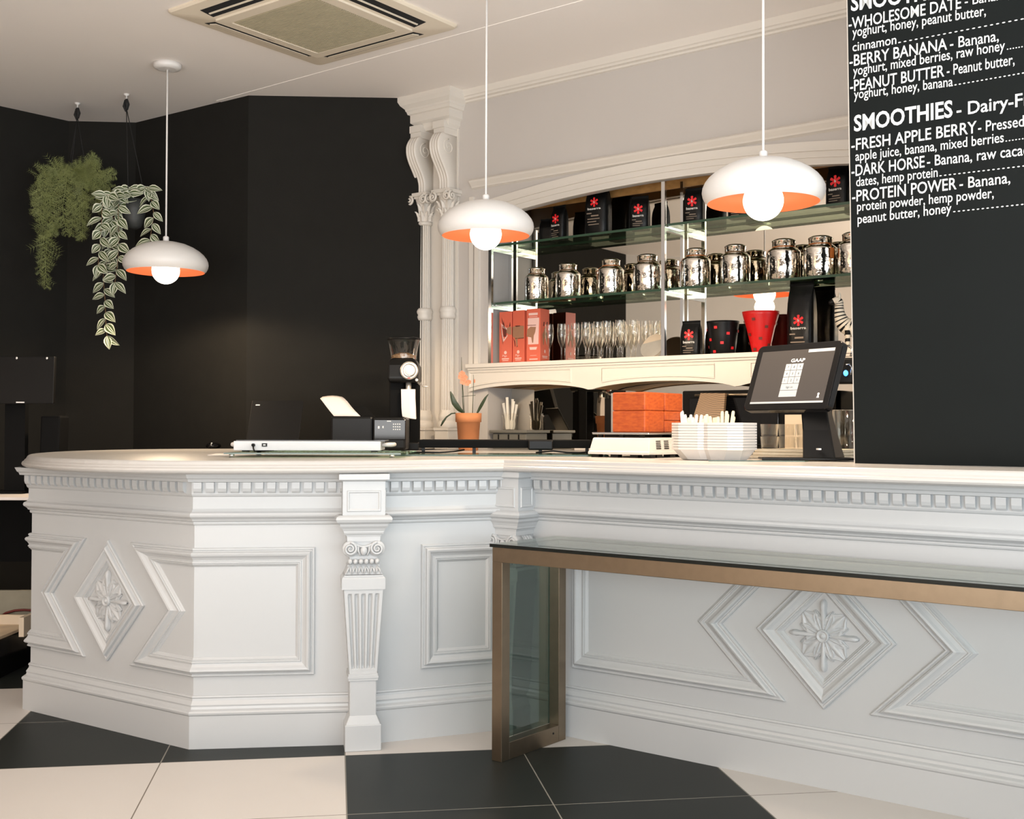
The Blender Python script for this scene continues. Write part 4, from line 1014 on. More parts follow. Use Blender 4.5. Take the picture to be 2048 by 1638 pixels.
# coral cartons
def carton(s, t, w, d, hgt, yaw, label, kind):
    rz = A + R(yaw); c, X, Y = local(wa(s, t, ZE), rz); o = thing('bottle_carton', label, 'box', c, 'coral cartons on the ledge')
    m = MB(); m.box(c - X * w / 2 - Y * d / 2, X * w, Y * d, ZZ * hgt); m.build('box', M_redbox if kind != 9 else M_redboxside, o, bevel=0.0012)
    f = c - X * w / 2 - Y * (d / 2)
    def P(x, z, q=0.0006): return f + X * (x * w) + ZZ * (z * hgt) - Y * q
    def PS(y, z, q=0.0006): return f + X * (w + q) + Y * (y * d) + ZZ * (z * hgt)
    def shape(name, mt, polys):
        m = MB()
        for poly_ in polys: m.poly(poly_)
        m.build(name, mt, o)
    def disc(x, z, r): return [P(x, z, 0.0008) + X * (r * cos(2 * pi * k / 20)) + ZZ * (r * sin(2 * pi * k / 20)) for k in range(20)]
    if kind in (0, 1):
        shape('round_mark', M_boxprint, [disc(0.5, 0.215, 0.0095)])
        m = MB(); text_mesh(m, 'Pigs', P(0.28, 0.135), X, ZZ, width=w * 0.34, height=0.011, bold=0.01, depth=0.001, nrm=-Y)
        m.box(P(0.22, 0.085), X * (w * 0.56), -Y * 0.0004, ZZ * 0.006); m.box(P(0.26, 0.055), X * (w * 0.48), -Y * 0.0004, ZZ * 0.004); m.build('lettering', M_boxprint, o)
    if kind == 0:
        shape('painted_splash', M_boxprint, [[P(0.10, 0.80), P(0.22, 0.76), P(0.62, 0.68), P(0.62, 0.645), P(0.25, 0.70)], [P(0.14, 0.78), P(0.25, 0.60), P(0.40, 0.44), P(0.30, 0.42), P(0.18, 0.58)], [P(0.34, 0.46), P(0.66, 0.56), P(0.66, 0.53), P(0.38, 0.43)]])
        shape('animal_head', M_boxbrown, [[P(0.55, 0.60), P(0.62, 0.69), P(0.98, 0.71), P(0.98, 0.55), P(0.75, 0.56)]])
        shape('dark_marks', M_boxdark, [[P(0.25, 0.74), P(0.42, 0.72), P(0.60, 0.64), P(0.55, 0.52), P(0.34, 0.52)], [P(0.76, 0.70), P(0.86, 0.80), P(0.90, 0.72)], [P(0.58, 0.71), P(0.62, 0.75), P(0.66, 0.71)], [P(0.18, 0.90), P(0.22, 0.82), P(0.34, 0.76), P(0.36, 0.84), P(0.44, 0.70), P(0.26, 0.77)], [P(0.05, 0.80), P(0.30, 0.36), P(0.31, 0.44), P(0.14, 0.70)]])
        shape('dark_side', M_redboxside, [[PS(0.02, 0.0), PS(0.98, 0.0), PS(0.98, 0.98), PS(0.02, 0.98)]])
        shape('animal_flank', M_boxdark, [[PS(0.02, 0.54, 0.001), PS(0.5, 0.42, 0.001), PS(0.75, 0.30, 0.001), PS(0.98, 0.42, 0.001), PS(0.98, 0.70, 0.001), PS(0.02, 0.69, 0.001)]])
    if kind == 1:
        shape('animal_body', M_boxbrown, [[P(0.02, 0.50), P(0.12, 0.50), P(0.26, 0.46), P(0.50, 0.47), P(0.98, 0.47), P(0.98, 0.70), P(0.55, 0.71), P(0.02, 0.70)], [P(0.20, 0.48), P(0.30, 0.38), P(0.36, 0.32), P(0.44, 0.32), P(0.44, 0.48)]])
        shape('dark_marks', M_boxdark, [[P(0.22, 0.715), P(0.62, 0.715), P(0.66, 0.695), P(0.30, 0.69)], [P(0.02, 0.50), P(0.22, 0.42), P(0.26, 0.32), P(0.20, 0.32), P(0.14, 0.42)], [P(0.36, 0.32), P(0.46, 0.335), P(0.44, 0.315), P(0.36, 0.305)], [P(0.46, 0.475), P(0.98, 0.48), P(0.98, 0.465), P(0.46, 0.462)]])
    if kind == 2:
        shape('pale_panel', M_boxprint, [[P(0.12, 0.34), P(0.88, 0.34), P(0.90, 0.64), P(0.92, 0.74), P(0.92, 0.83), P(0.10, 0.83), P(0.10, 0.66)]])
        shape('pale_lines', M_boxprint, [[P(0.16, 0.88), P(0.82, 0.88), P(0.82, 0.925), P(0.16, 0.925)], [P(0.2, 0.848), P(0.8, 0.848), P(0.8, 0.858), P(0.2, 0.858)], [P(0.26, 0.24), P(0.72, 0.24), P(0.78, 0.29), P(0.22, 0.29)], [P(0.22, 0.055), P(0.82, 0.055), P(0.82, 0.075), P(0.22, 0.075)], [P(0.28, 0.13), P(0.74, 0.13), P(0.74, 0.136), P(0.28, 0.136)]])
        shape('animal_body', M_boxbrown, [[P(0.02, 0.49, 0.001), P(0.36, 0.47, 0.001), P(0.42, 0.37, 0.001), P(0.50, 0.37, 0.001), P(0.54, 0.50, 0.001), P(0.64, 0.56, 0.001), P(0.70, 0.66, 0.001), P(0.30, 0.67, 0.001), P(0.06, 0.62, 0.001)]])
        shape('dark_marks', M_boxdark, [[P(0.06, 0.69, 0.001), P(0.7, 0.69, 0.001), P(0.7, 0.70, 0.001), P(0.06, 0.702, 0.001)], [P(0.02, 0.49, 0.0012), P(0.2, 0.52, 0.0012), P(0.26, 0.54, 0.0012), P(0.12, 0.50, 0.0012)]])
        shape('side_marks', M_boxdark, [[PS(0.30, 0.68), PS(0.42, 0.68), PS(0.46, 0.76), PS(0.36, 0.76)], [PS(0.64, 0.68), PS(0.74, 0.69), PS(0.82, 0.77), PS(0.70, 0.76)]])
        shape('side_figure', M_boxbrown, [[PS(0.22, 0.52), PS(0.30, 0.33), PS(0.38, 0.33), PS(0.44, 0.46), PS(0.58, 0.46), PS(0.66, 0.34), PS(0.72, 0.34), PS(0.80, 0.54), PS(0.62, 0.60), PS(0.58, 0.65), PS(0.44, 0.65), PS(0.42, 0.60)]])
        m = MB(); q = PS(0.5, 0.21, 0.0008); m.poly([q + Y * (0.007 * cos(2 * pi * k / 16)) + ZZ * (0.010 * sin(2 * pi * k / 16)) for k in range(16)])
        m.box(PS(0.22, 0.11), Y * (d * 0.56), X * 0.0004, ZZ * 0.005); m.box(PS(0.25, 0.085), Y * (d * 0.50), X * 0.0004, ZZ * 0.004); m.build('side_lettering', M_boxprint, o)
carton(-3.945, 5.03, 0.086, 0.085, 0.288, 2, 'coral carton with an animal head, first from the left on the ledge', 0)
carton(-3.852, 5.03, 0.084, 0.085, 0.290, -3, 'coral carton with an animal flank, middle of the three on the ledge', 1)
carton(-3.752, 5.03, 0.090, 0.090, 0.292, 3, 'coral carton with pale text panels, last of the three beside the flutes', 2)

# champagne flutes
def flute_parts(c, parent):
    m = MB(); m.lathe(c, [(0.0235, 0.0), (0.0225, 0.0025), (0.010, 0.005), (0.0035, 0.010), (0.0030, 0.045), (0.0036, 0.068), (0.006, 0.078)], 20); m.build('stem_and_foot', M_glass, parent)
    m = MB(); m.lathe(c, [(0.003, 0.074), (0.009, 0.084), (0.016, 0.100), (0.0215, 0.125), (0.0235, 0.150), (0.0222, 0.180), (0.0205, 0.200)], 24, True, False); m.build('bowl', M_glass, parent)
flute0 = None; fi = 0
flab = 'champagne flute on the ledge among the cluster between cartons and round board'
for (s, t) in [(-3.635, 4.975), (-3.575, 5.035), (-3.555, 4.975), (-3.500, 5.05), (-3.475, 4.985), (-3.425, 5.04), (-3.400, 4.975), (-3.365, 5.07), (-3.335, 4.99), (-3.300, 5.05), (-3.272, 4.98), (-3.245, 5.09), (-3.215, 5.03), (-3.190, 4.975), (-3.160, 5.075), (-3.130, 5.01), (-3.105, 5.09), (-3.44, 5.11), (-3.29, 5.11), (-3.065, 5.125)]:
    c = wa(s, t, ZE)
    lab = flab
    if flute0 is None:
        flute0 = thing('champagne_flute', lab, 'glass', c, 'champagne flutes on the ledge'); flute_parts(c, flute0)
    else: copy_tree(flute0, c, None, lab)
    fi += 1

# round board in film leaning by the post
o = thing('round_board', 'pale round board wrapped in plastic film leaning right of the flutes', 'board', wa(-3.03, 4.99, ZE))
c = wa(-3.02, 4.985, ZE); lean = (ZZ * 0.88 + AY * 0.47).normalized(); sd = (AX * 0.96 - AY * 0.28).normalized()
def halfdisc(f, rx, rz, zc): return [f + sd * (rx * cos(a)) + lean * (zc + rz * sin(a)) for a in [2 * pi * k / 36 for k in range(36)]]
nb_ = sd.cross(lean)
m = MB(); m.prism(halfdisc(c, 0.082, 0.070, 0.071), nb_ * -0.010); m.build('board', M_boardpale, o)
m = MB(); lp = [p for p in halfdisc(c + nb_ * 0.002, 0.084, 0.071, 0.071) if (p - c).dot(lean) < 0.105]; m.prism(lp, nb_ * 0.0008); m.build('film', M_film, o)

# plant pots as buckets
def bucket(s, t, r0, r1, hgt, label, mt, spotmat, lipmat=None):
    c = wa(s, t, ZE); o = thing('flower_bucket', label, 'bucket', c, 'spotted buckets on the ledge')
    m = MB(); m.lathe(c, [(r0 * 0.95, 0), (r0, 0.004), (r0 + (r1 - r0) * 0.55, hgt * 0.6), (r1 * 0.965, hgt * 0.92), (r1, hgt), (r1 * 0.96, hgt), (r1 * 0.90, hgt * 0.9), (r0 * 0.93, 0.012), (0.001, 0.010)], 40, True, False); m.mi = 1
    for i, (a, f) in enumerate([(-1.55, 0.80), (-1.15, 0.35), (-2.05, 0.45), (-1.75, 0.10), (-0.75, 0.62), (-2.5, 0.75), (-2.75, 0.25), (-0.35, 0.2), (0.2, 0.7)]):
        rr = r0 + (r1 - r0) * f + 0.0012; dr = AX * cos(a) + AY * sin(a); td = -AX * sin(a) + AY * cos(a); q = c + dr * rr + ZZ * (hgt * f); w = 0.008
        m.box(q - td * w - ZZ * w * 0.8, td * 2 * w, dr * 0.0006, (ZZ + dr * ((r1 - r0) / hgt)) * 1.6 * w)
    m.build('body', [mt, spotmat], o)
bucket(-2.635, 5.035, 0.060, 0.080, 0.165, 'black bucket with red spots on the ledge', M_black, M_red)
bucket(-2.435, 5.035, 0.040, 0.088, 0.200, 'red bucket with dark spots on the ledge behind the till screen', M_redpot, M_boxdark)

# striped zebra figurine
o = thing('zebra_figurine', 'small striped zebra figurine on the ledge beside the menu board', 'figurine', wa(-2.01, 4.99, ZE))
c = wa(-2.005, 4.985, ZE); m = MB()
ctrl = [(-0.125, 0.092, 0.010), (-0.118, 0.094, 0.030), (-0.095, 0.096, 0.040), (-0.05, 0.096, 0.042), (0.0, 0.095, 0.041), (0.030, 0.098, 0.040), (0.052, 0.108, 0.037), (0.066, 0.124, 0.033), (0.074, 0.143, 0.028), (0.079, 0.165, 0.0235), (0.081, 0.188, 0.020), (0.081, 0.203, 0.0195), (0.083, 0.214, 0.0205), (0.091, 0.221, 0.019), (0.103, 0.219, 0.015), (0.115, 0.213, 0.012), (0.122, 0.209, 0.010), (0.125, 0.207, 0.003)]
fx = []
for (a, b2) in zip(ctrl, ctrl[1:]):
    for k in range(4): fx.append(tuple(a[i] + (b2[i] - a[i]) * k / 4 for i in range(3)))
fx.append(ctrl[-1])
ZX = (-AX * 0.90 - AY * 0.44).normalized()
pts = [c + ZX * (x - 0.06) + ZZ * z for x, z, r in fx]
n0_ = len(m.f); m.tube(pts, [r for _, _, r in fx], 16)
cnt = 0
for k in range(n0_, len(m.f)):
    ring = (k - n0_) // 16; m.m[k] = 1 if (ring % 3 == 0 and ring < 50) or ring > 56 else 0
m.mi = 0
for (x, off) in ((0.045, 0.022), (0.045, -0.022), (-0.075, 0.022), (-0.075, -0.022)):
    sdv = ZX.cross(ZZ); q = c + ZX * (x - 0.06) + sdv * off
    base = len(m.f); m.tube([q + ZZ * z for z in (0.105, 0.085, 0.065, 0.05, 0.035, 0.02, 0.010, 0.0)], [0.020, 0.016, 0.012, 0.010, 0.010, 0.009, 0.010, 0.011], 10)
    for k in range(base, len(m.f)): m.m[k] = 1 if ((k - base) // 10) % 2 else 0
for sg in (-1, 1):
    q = c + ZX * 0.020 + ZX.cross(ZZ) * (0.012 * sg) + ZZ * 0.240; m.mi = 0; m.ball(q, 0.006, 0.006, 0.016, 10, 8)
m.mi = 1
m.tube([c + ZX * (-0.18) + ZZ * 0.10, c + ZX * (-0.192) + ZZ * 0.07, c + ZX * (-0.19) + ZZ * 0.03], [0.004, 0.005, 0.003], 6)
m.build('body', [M_zebrawhite, M_black], o)

# ================================================================== THINGS ON THE COUNTERS
X1 = Vector((1, 0, 0)); Y1 = Vector((0, 1, 0))
def px2x(px, y): return (px - 1024) / FPX * y
# glass panel on chrome standoffs
o = thing('glass_stand', 'clear glass sheet stand on short chrome standoffs under the grey warming tray', 'glass stand', (-0.75, 4.45, TOPZ))
m = MB(); m.box((-1.07, 4.28, 1.003), (0.655, 0.03, 0), (0.02, 0.45, 0), (0, 0, 0.006)); m.build('pane', M_shelfglass, o)
m = MB(); m.box((-1.07, 4.277, 1.003), (0.655, 0.03, 0), (0, 0.003, 0), (0, 0, 0.006)); m.build('green_edge', M_shelfedge, o)
for (x, y) in ((-1.045, 4.30), (-0.45, 4.33), (-1.03, 4.69), (-0.43, 4.72)):
    m = MB(); m.lathe((x, y, TOPZ), [(0.010, 0), (0.010, 0.018)], 16); m.build('standoff', M_chrome, o)
# warming tray
o = thing('warming_tray', 'flat light grey warming tray with black top, switch and power cord', 'warming tray', (-0.79, 4.6, 1.009))
m = MB(); m.box((-1.075, 4.45, 1.014), (0.565, 0.025, 0), (-0.012, 0.26, 0), (0, 0, 0.036)); m.build('body', M_lightmetal, o, bevel=0.002)
m = MB(); m.box((-1.070, 4.47, 1.050), (0.575, 0.025, 0), (-0.010, 0.235, 0), (0, 0, 0.004)); m.build('hot_plate', M_blackgloss, o)
for sx, lab in ((-1.0, 'l'), (1.0, 'r')):
    e0 = Vector((-1.075, 4.50, 1.036)) if sx < 0 else Vector((-0.51, 4.53, 1.036))
    L_ = 0.020 if sx < 0 else 0.036
    m = MB(); m.tube([e0, e0 + X1 * sx * L_ * 0.7, e0 + X1 * sx * L_ + Y1 * 0.02, e0 + X1 * sx * L_ + Y1 * 0.12, e0 + X1 * sx * L_ * 0.7 + Y1 * 0.14, e0 + Y1 * 0.14], 0.0085, 10); m.build('handle', M_foam, o)
for x in (-1.05, -0.55):
    for y in (0.03, 0.20):
        m = MB(); m.box((x, 4.45 + y + (x + 1.075) * 0.045, 1.009), (0.025, 0, 0), (0, 0.025, 0), (0, 0, 0.005)); m.build('foot', M_black, o)
m = MB(); m.lathe((-0.998, 4.4535, 1.035), [(0.0065, 0), (0.0065, 0.012)], 14, axis=-Y1); m.tube([(-0.998, 4.443, 1.035), (-0.995, 4.436, 1.022), (-0.990, 4.432, 1.012), (-0.985, 4.45, 1.0115), (-0.95, 4.60, 1.0115)], 0.0032, 7); m.build('power_cord', M_black, o)
m = MB(); m.box((-0.966, 4.4515, 1.029), (0.020, 0.001, 0), (0, 0.004, 0), (0, 0, 0.013)); m.build('switch', M_black, o)
m = MB(); m.box((-0.9605, 4.4500, 1.033), (0.009, 0.0005, 0), (0, 0.003, 0), (0, 0, 0.005)); m.build('switch_rocker', M_lightmetal, o)

# laptop seen from behind
o = thing('laptop', 'open black laptop seen from behind on the left of the counter', 'laptop', (-1.21, 5.75, TOPZ))
def tilt_quad(ctr, yaw, tilt, w, h):
    H = Vector((cos(yaw), sin(yaw), 0)); B = Vector((-sin(yaw), cos(yaw), 0)); V = ZZ * cos(tilt) + B * sin(tilt); return Vector(ctr), H, V, H.cross(V)
ctr, H, V, Nn = tilt_quad((-1.213, 5.9, 1.141), R(-2.2), R(28.2), 0.266, 0.233)
m = MB(); m.box(ctr - H * 0.134 - V * 0.165, H * 0.268, V * 0.282, Nn * -0.009); lid = m.build('screen_lid', M_black, o, bevel=0.003)
m = MB(); m.box(ctr - H * 0.112 + V * 0.086 + Nn * 0.0008, H * 0.022, V * 0.006, Nn * -0.0014); m.build('lid_badge', M_lightmetal, lid)
bt = ctr - V * 0.165
m = MB(); m.box(Vector((bt.x - 0.134, bt.y - 0.004, TOPZ + 0.002)), (0.268, -0.01, 0), (0.008, 0.20, 0), (0, 0, 0.016)); m.build('keyboard_base', M_black, o, bevel=0.003)

# printer
o = thing('printer', 'black inkjet printer with a keypad panel standing behind the warming tray', 'printer', (-0.72, 5.7, TOPZ))
pz = 1.160
xl, xr, yf = px2x(660, 5.6), px2x(812, 5.6), 5.6
m = MB(); m.box((xl, yf + 0.01, TOPZ + 0.006), ((xr - xl) * 0.56, 0, 0), (0, 0.19, 0), (0, 0, pz - TOPZ - 0.006)); m.box((xl + (xr - xl) * 0.56, yf, TOPZ + 0.006), ((xr - xl) * 0.44, 0, 0), (0, 0.20, 0), (0, 0, pz - TOPZ - 0.010)); m.build('body', M_black, o, bevel=0.012)
m = MB(); m.box((px2x(748, 5.6), yf - 0.006, 1.045), (0.155, 0, 0), (0, 0.012, 0), (0, 0, 0.10)); cpn = m.build('control_panel', M_blackgloss, o, bevel=0.004)
m = MB()
def pbtn(px, py, w, h): m.box((px2x(px, 5.593), 5.5925, EYE - (py - 861) / FPX * 5.6 - 0), (w, 0, 0), (0, 0.002, 0), (0, 0, h))
pbtn(774, 847, 0.020, 0.004)
for i in range(3):
    for j in range(4): pbtn(786 + 4.2 * j, 853 + 5.2 * i, 0.0055, 0.0045)
pbtn(756, 861, 0.008, 0.012); pbtn(765, 860, 0.006, 0.010); m.build('keys', M_lightmetal, cpn)
m = MB(); m.box((xl + 0.03, 5.765, pz - 0.01), (0.18, 0, 0), (-0.02, 0.012, 0), (-0.065, 0.05, 0.06)); m.build('paper_support', M_black, o)
m = MB(); rows = []
for f, (xa, xb, z, y) in zip(range(6), ((px2x(668, 5.74), px2x(721, 5.74), 1.1615, 5.74), (px2x(660, 5.76), px2x(711, 5.76), 1.186, 5.76), (px2x(652, 5.79), px2x(702, 5.79), 1.212, 5.79), (px2x(645, 5.82), px2x(695, 5.82), 1.236, 5.82), (px2x(640, 5.85), px2x(689, 5.85), 1.252, 5.85), (px2x(645, 5.88), px2x(684, 5.88), 1.262, 5.88))):
    rows.append([Vector((xa + (xb - xa) * k / 4, y, z + (0.006 * sin(pi * k / 4) if f > 3 else 0))) for k in range(5)])
m.smooth = True; m.rings(rows, False, False, False); m.smooth = False
pp = m.build('paper_sheet', M_paper)
tag(pp, 'white paper sheet sticking up from the back of the black printer', 'paper')
md = pp.modifiers.new('thickness', 'SOLIDIFY'); md.thickness = 0.0006

# mouse and flat papers
c = atz(427, 897, TOPZ); c = Vector((c.x, c.y, TOPZ)); o = thing('computer_mouse', 'black computer mouse on the counter left of the warming tray', 'mouse', c)
m = MB(); m.ball(c + ZZ * 0.014, 0.040, 0.055, 0.020, 20, 12); m.build('shell', M_blackgloss, o)
m = MB(); m.lathe(c + Vector((0.0, -0.036, 0.024)), [(0.008, -0.003), (0.008, 0.003)], 12, axis=X1); m.build('scroll_wheel', M_lightmetal, o)
m = MB(); q = Vector((-1.22, 4.62, TOPZ + 0.0003)); m.box(q, (0.21, 0.03, 0), (-0.04, 0.29, 0), (0, 0, 0.0015)); tag(m.build('paper_sheet', M_paper), 'white paper sheet lying flat on the counter left of the glass panel', 'paper')
m = MB(); m.tube([(-1.36, 5.7, TOPZ + 0.004), (-1.30, 5.62, TOPZ + 0.004), (-1.22, 5.6, TOPZ + 0.004), (-1.13, 5.55, TOPZ + 0.004)], 0.004, 7); tag(m.build('cable', M_black), 'thin black cable lying on the counter behind the mouse', 'cable')

# coffee grinder
gy = 5.85
gx = lambda p: px2x(p, gy)
gz = lambda p: EYE - (p - 861.5) / FPX * gy
o = thing('coffee_grinder', 'tall black coffee grinder with clear hopper and silver dial', 'coffee grinder', (gx(806), gy, TOPZ))
m = MB(); m.box((gx(776), gy + 0.0, TOPZ), (gx(838) - gx(776), 0, 0), (0, 0.22, 0), (0, 0, 0.04)); m.build('base', M_black, o, bevel=0.006)
m = MB(); m.box((gx(777), gy + 0.02, TOPZ + 0.03), (gx(806) - gx(777), 0, 0), (0, 0.12, 0), (0, 0, gz(765) - TOPZ - 0.03)); m.box((gx(806), gy + 0.09, TOPZ + 0.03), (gx(836) - gx(806), 0, 0), (0, 0.06, 0), (0, 0, gz(765) - TOPZ - 0.03)); m.build('column', M_blackmatte, o, bevel=0.008)
m = MB(); rg = []
for z, xa, xb, ya, yb in ((gz(770), 779, 836, -0.05, 0.15), (gz(762), 777, 838, -0.06, 0.16), (gz(735), 777, 837, -0.05, 0.16), (gz(724), 780, 831, -0.03, 0.14), (gz(720), 784, 826, -0.01, 0.12)):
    rg.append([Vector((gx(xa), gy + ya, z)), Vector((gx(xb), gy + ya, z)), Vector((gx(xb), gy + yb, z)), Vector((gx(xa), gy + yb, z))])
m.rings(rg); m.build('head', M_black, o, bevel=0.010)
hc = Vector((gx(805), gy + 0.055, 0)); m = MB(); rw = gx(836) - gx(804)
m.lathe((hc.x, hc.y, gz(722)), [(rw * 0.80, 0.0), (rw * 0.80, 0.012), (rw * 0.84, 0.035), (rw * 0.93, 0.075), (rw * 1.02, gz(682) - gz(722))], 36, False, False); m.build('hopper', M_glass, o)
m = MB(); m.lathe((hc.x, hc.y, gz(683)), [(rw * 1.03, 0), (rw * 1.07, 0.004), (rw * 1.07, 0.010), (rw * 0.9, 0.014), (0.001, 0.016)], 36); m.build('hopper_lid', M_black, o)
m = MB(); m.lathe((hc.x, hc.y, gz(722)), [(rw * 0.76, 0.001), (rw * 0.78, 0.02), (rw * 0.3, 0.035), (0.001, 0.036)], 24); m.build('coffee_beans', M_brownboard, o)
dc = Vector((gx(820.5), gy - 0.062, gz(746.5)))
m = MB(); m.lathe(dc, [(0.045, 0.0), (0.046, 0.012), (0.043, 0.016), (0.030, 0.018), (0.029, 0.014)], 36, axis=-Y1); drg = m.build('dial_ring', M_silverdial, o)
m = MB(); m.lathe(dc + Vector((0.005, -0.014, -0.0)), [(0.027, 0.0), (0.027, 0.020), (0.024, 0.023), (0.001, 0.024)], 32, axis=-Y1); m.build('dial_knob', M_white, drg)
m = MB(); m.box(dc + Vector((-0.008, -0.019, -0.040)), (0.014, 0, 0), (0, 0.002, 0), (0, 0, 0.004)); m.build('dial_mark', M_redboxside, drg)
m = MB(); m.ball(Vector((gx(835), gy - 0.06, gz(765))), 0.008); m.build('button', M_white, o)
m = MB(); m.tube([(gx(817), gy - 0.01, gz(768)), (gx(817), gy - 0.012, gz(782)), (gx(818), gy - 0.012, gz(796))], [0.014, 0.014, 0.015], 16); m.build('spout', M_silverdial, o)
m = MB(); m.tube([(gx(832), gy + 0.0, gz(766)), (gx(838), gy - 0.03, gz(771)), (gx(846), gy - 0.05, gz(777)), (gx(858), gy - 0.06, gz(778))], [0.006, 0.005, 0.0045, 0.004], 8); m.build('lever', M_silverdial, o)
# paper bag under the spout
o = thing('paper_bag', 'pinkish white paper bag held under the coffee grinder spout', 'bag', (gx(817), gy, gz(845)))
m = MB(); rg = []
for pz_, xa, xb, d in ((783, 803, 831, 0.024), (800, 803.5, 831, 0.03), (820, 804, 832, 0.032), (835, 805, 832.5, 0.032), (841, 806, 833, 0.030)):
    rg.append([Vector((gx(xa), gy - 0.03, gz(pz_) + (0.01 if pz_ > 830 else 0))), Vector((gx((xa + xb) / 2 + 3), gy - 0.036, gz(pz_))), Vector((gx(xb), gy - 0.03, gz(pz_) - (0.004 if pz_ > 830 else 0))), Vector((gx(xb), gy - 0.03 + d, gz(pz_))), Vector((gx(xa), gy - 0.03 + d, gz(pz_)))])
m.rings(rg, True, False, True); m.build('bag', M_paper, o)

# black glass tray stand
o = thing('glass_serving_stand', 'low black glass serving stand on short legs in the middle of the counter', 'serving stand', (-0.02, 4.95, TOPZ))
xa, xb = px2x(838, 4.85), px2x(1186, 4.85)
m = MB(); m.box((xa, 4.85, 1.020), (xb - xa, 0.02, 0), (0, 0.20, 0), (0, 0, 0.034)); m.build('top', M_blackmatte, o, bevel=0.003)
m = MB(); m.box((xa + 0.46, 4.838, 1.012), (0.105, 0, 0), (0, 0.10, 0), (0, 0, 0.042)); m.build('control_housing', M_black, o, bevel=0.006)
for x in (xa + 0.01, xa + 0.225, xa + 0.505, xb - 0.03):
    m = MB(); m.box((x, 4.87, TOPZ + 0.007), (0.014, 0, 0), (0, 0.014, 0), (0, 0, 0.0235)); m.build('leg', M_black, o)
m = MB(); m.box((-0.47, 4.62, TOPZ + 0.0005), (0.86, 0.02, 0), (0, 0.34, 0), (0, 0, 0.006)); og = m.build('glass_sheet', M_shelfedge)
tag(og, 'dark green glass sheet lying on the counter under the black serving stand', 'glass sheet')
m = MB(); m.tube([(-0.42, 4.80, 1.002), (-0.30, 4.77, 1.002), (-0.24, 4.80, 1.006), (-0.20, 4.84, 1.012)], 0.0035, 7); tag(m.build('cable', M_black), 'black cable looped under the left half of the serving stand', 'cable')
m = MB(); m.tube([(0.10, 4.79, 1.002), (0.17, 4.77, 1.010), (0.23, 4.78, 1.003), (0.28, 4.79, 1.002), (0.33, 4.80, 1.006), (0.35, 4.83, 1.002)], 0.0035, 7); tag(m.build('cable', M_black), 'black cable between the serving stand and the white scale', 'cable')

# orchid
oy = 5.9; c = Vector((px2x(937, oy), oy, TOPZ)); o = thing('potted_orchid', 'small coral orchid in a terracotta pot on the back counter', 'plant', c)
def oz(py): return EYE - (py - 861.5) / FPX * oy
def ox(px): return px2x(px, oy)
m = MB(); m.lathe(c, [(0.047, 0.0), (0.050, 0.004), (0.060, oz(848) - TOPZ), (0.066, oz(848) - TOPZ), (0.0675, oz(830) - TOPZ), (0.060, oz(830) - TOPZ), (0.056, oz(838) - TOPZ)], 36, True, False); m.build('pot', M_terra, o)
m = MB(); m.lathe(c, [(0.057, oz(836) - TOPZ), (0.03, oz(834) - TOPZ), (0.001, oz(834) - TOPZ)], 20); m.build('soil', M_soil, o)
m = MB(); P_ = lambda px, py, dy=0.0: Vector((ox(px), oy + dy, oz(py)))
m.tube([P_(927, 832), P_(925, 800), P_(924, 770), P_(923, 740), P_(922.5, 718)], [0.0022, 0.002, 0.0018, 0.0016, 0.001], 6); m.tube([P_(929, 832), P_(927, 800), P_(925, 772)], 0.0016, 6)
m.tube([P_(945, 832), P_(946, 800), P_(947, 765), P_(946.5, 753)], [0.002, 0.0018, 0.0016, 0.001], 6); m.tube([P_(923.5, 797), P_(951, 794)], 0.0013, 5); m.build('stems', M_leafdark, o)
def strap(mb, pts, w):
    rows = []; n = len(pts)
    for i, p in enumerate(pts):
        f = i / (n - 1); g = w * sin(pi * (0.12 + 0.85 * f)) ** 0.8; rows.append([p + X1 * (-g) , p + Y1 * (-0.006), p + X1 * g])
    mb.smooth = True; mb.rings(rows, False, False, False); mb.smooth = False
for pth in ([(928, 830, 0), (918, 822, -0.01), (908, 808, -0.02), (902, 790, -0.02), (901, 787, -0.02)], [(953, 832, 0), (958, 823, 0), (964, 812, -0.01), (972, 798, -0.02), (977, 792, -0.02)]):
    m = MB(); pts = resample([P_(*q) for q in pth], 10)
    d = (pts[-1] - pts[0]).normalized(); sd_ = d.cross(Y1).normalized(); rows = []
    for i, p in enumerate(pts):
        g = 0.0145 * sin(pi * (0.10 + 0.86 * i / 9)) ** 0.8 * (1 if pth[0][0] < 940 else 0.55); rows.append([p - sd_ * g, p - Y1 * 0.005, p + sd_ * g])
    m.smooth = True; m.rings(rows, False, False, False); m.build('leaf', M_leafdark, o)
m = MB(); m.tube([P_(911, 830), P_(903, 831), P_(893, 838), P_(886, 848), P_(882, 856)], [0.003, 0.0035, 0.004, 0.006, 0.003], 8); m.build('leaf', M_leafdark, o)
m = MB()
for (px, py, sz) in ((924, 752, 0.017), (930, 759, 0.015), (921, 758, 0.014), (926, 767, 0.017), (934, 770, 0.015), (938, 768, 0.012)):
    q = P_(px, py, -0.01)
    for k in range(5):
        a = 2 * pi * k / 5 + px; dr = X1 * cos(a) + ZZ * sin(a); td = -X1 * sin(a) + ZZ * cos(a)
        m.smooth = True; m.rings([[q + dr * (sz * f) + td * (sz * 0.5 * g * k2) - Y1 * (0.004 * f) for k2 in (-1, -0.4, 0.4, 1)] for f, g in ((0.05, 0.3), (0.4, 0.9), (0.75, 0.9), (1.0, 0.3))], False, False, False)
m.ball(P_(949, 766, -0.01), 0.004, 0.004, 0.010, 8, 6); m.build('flowers', M_petal, o)

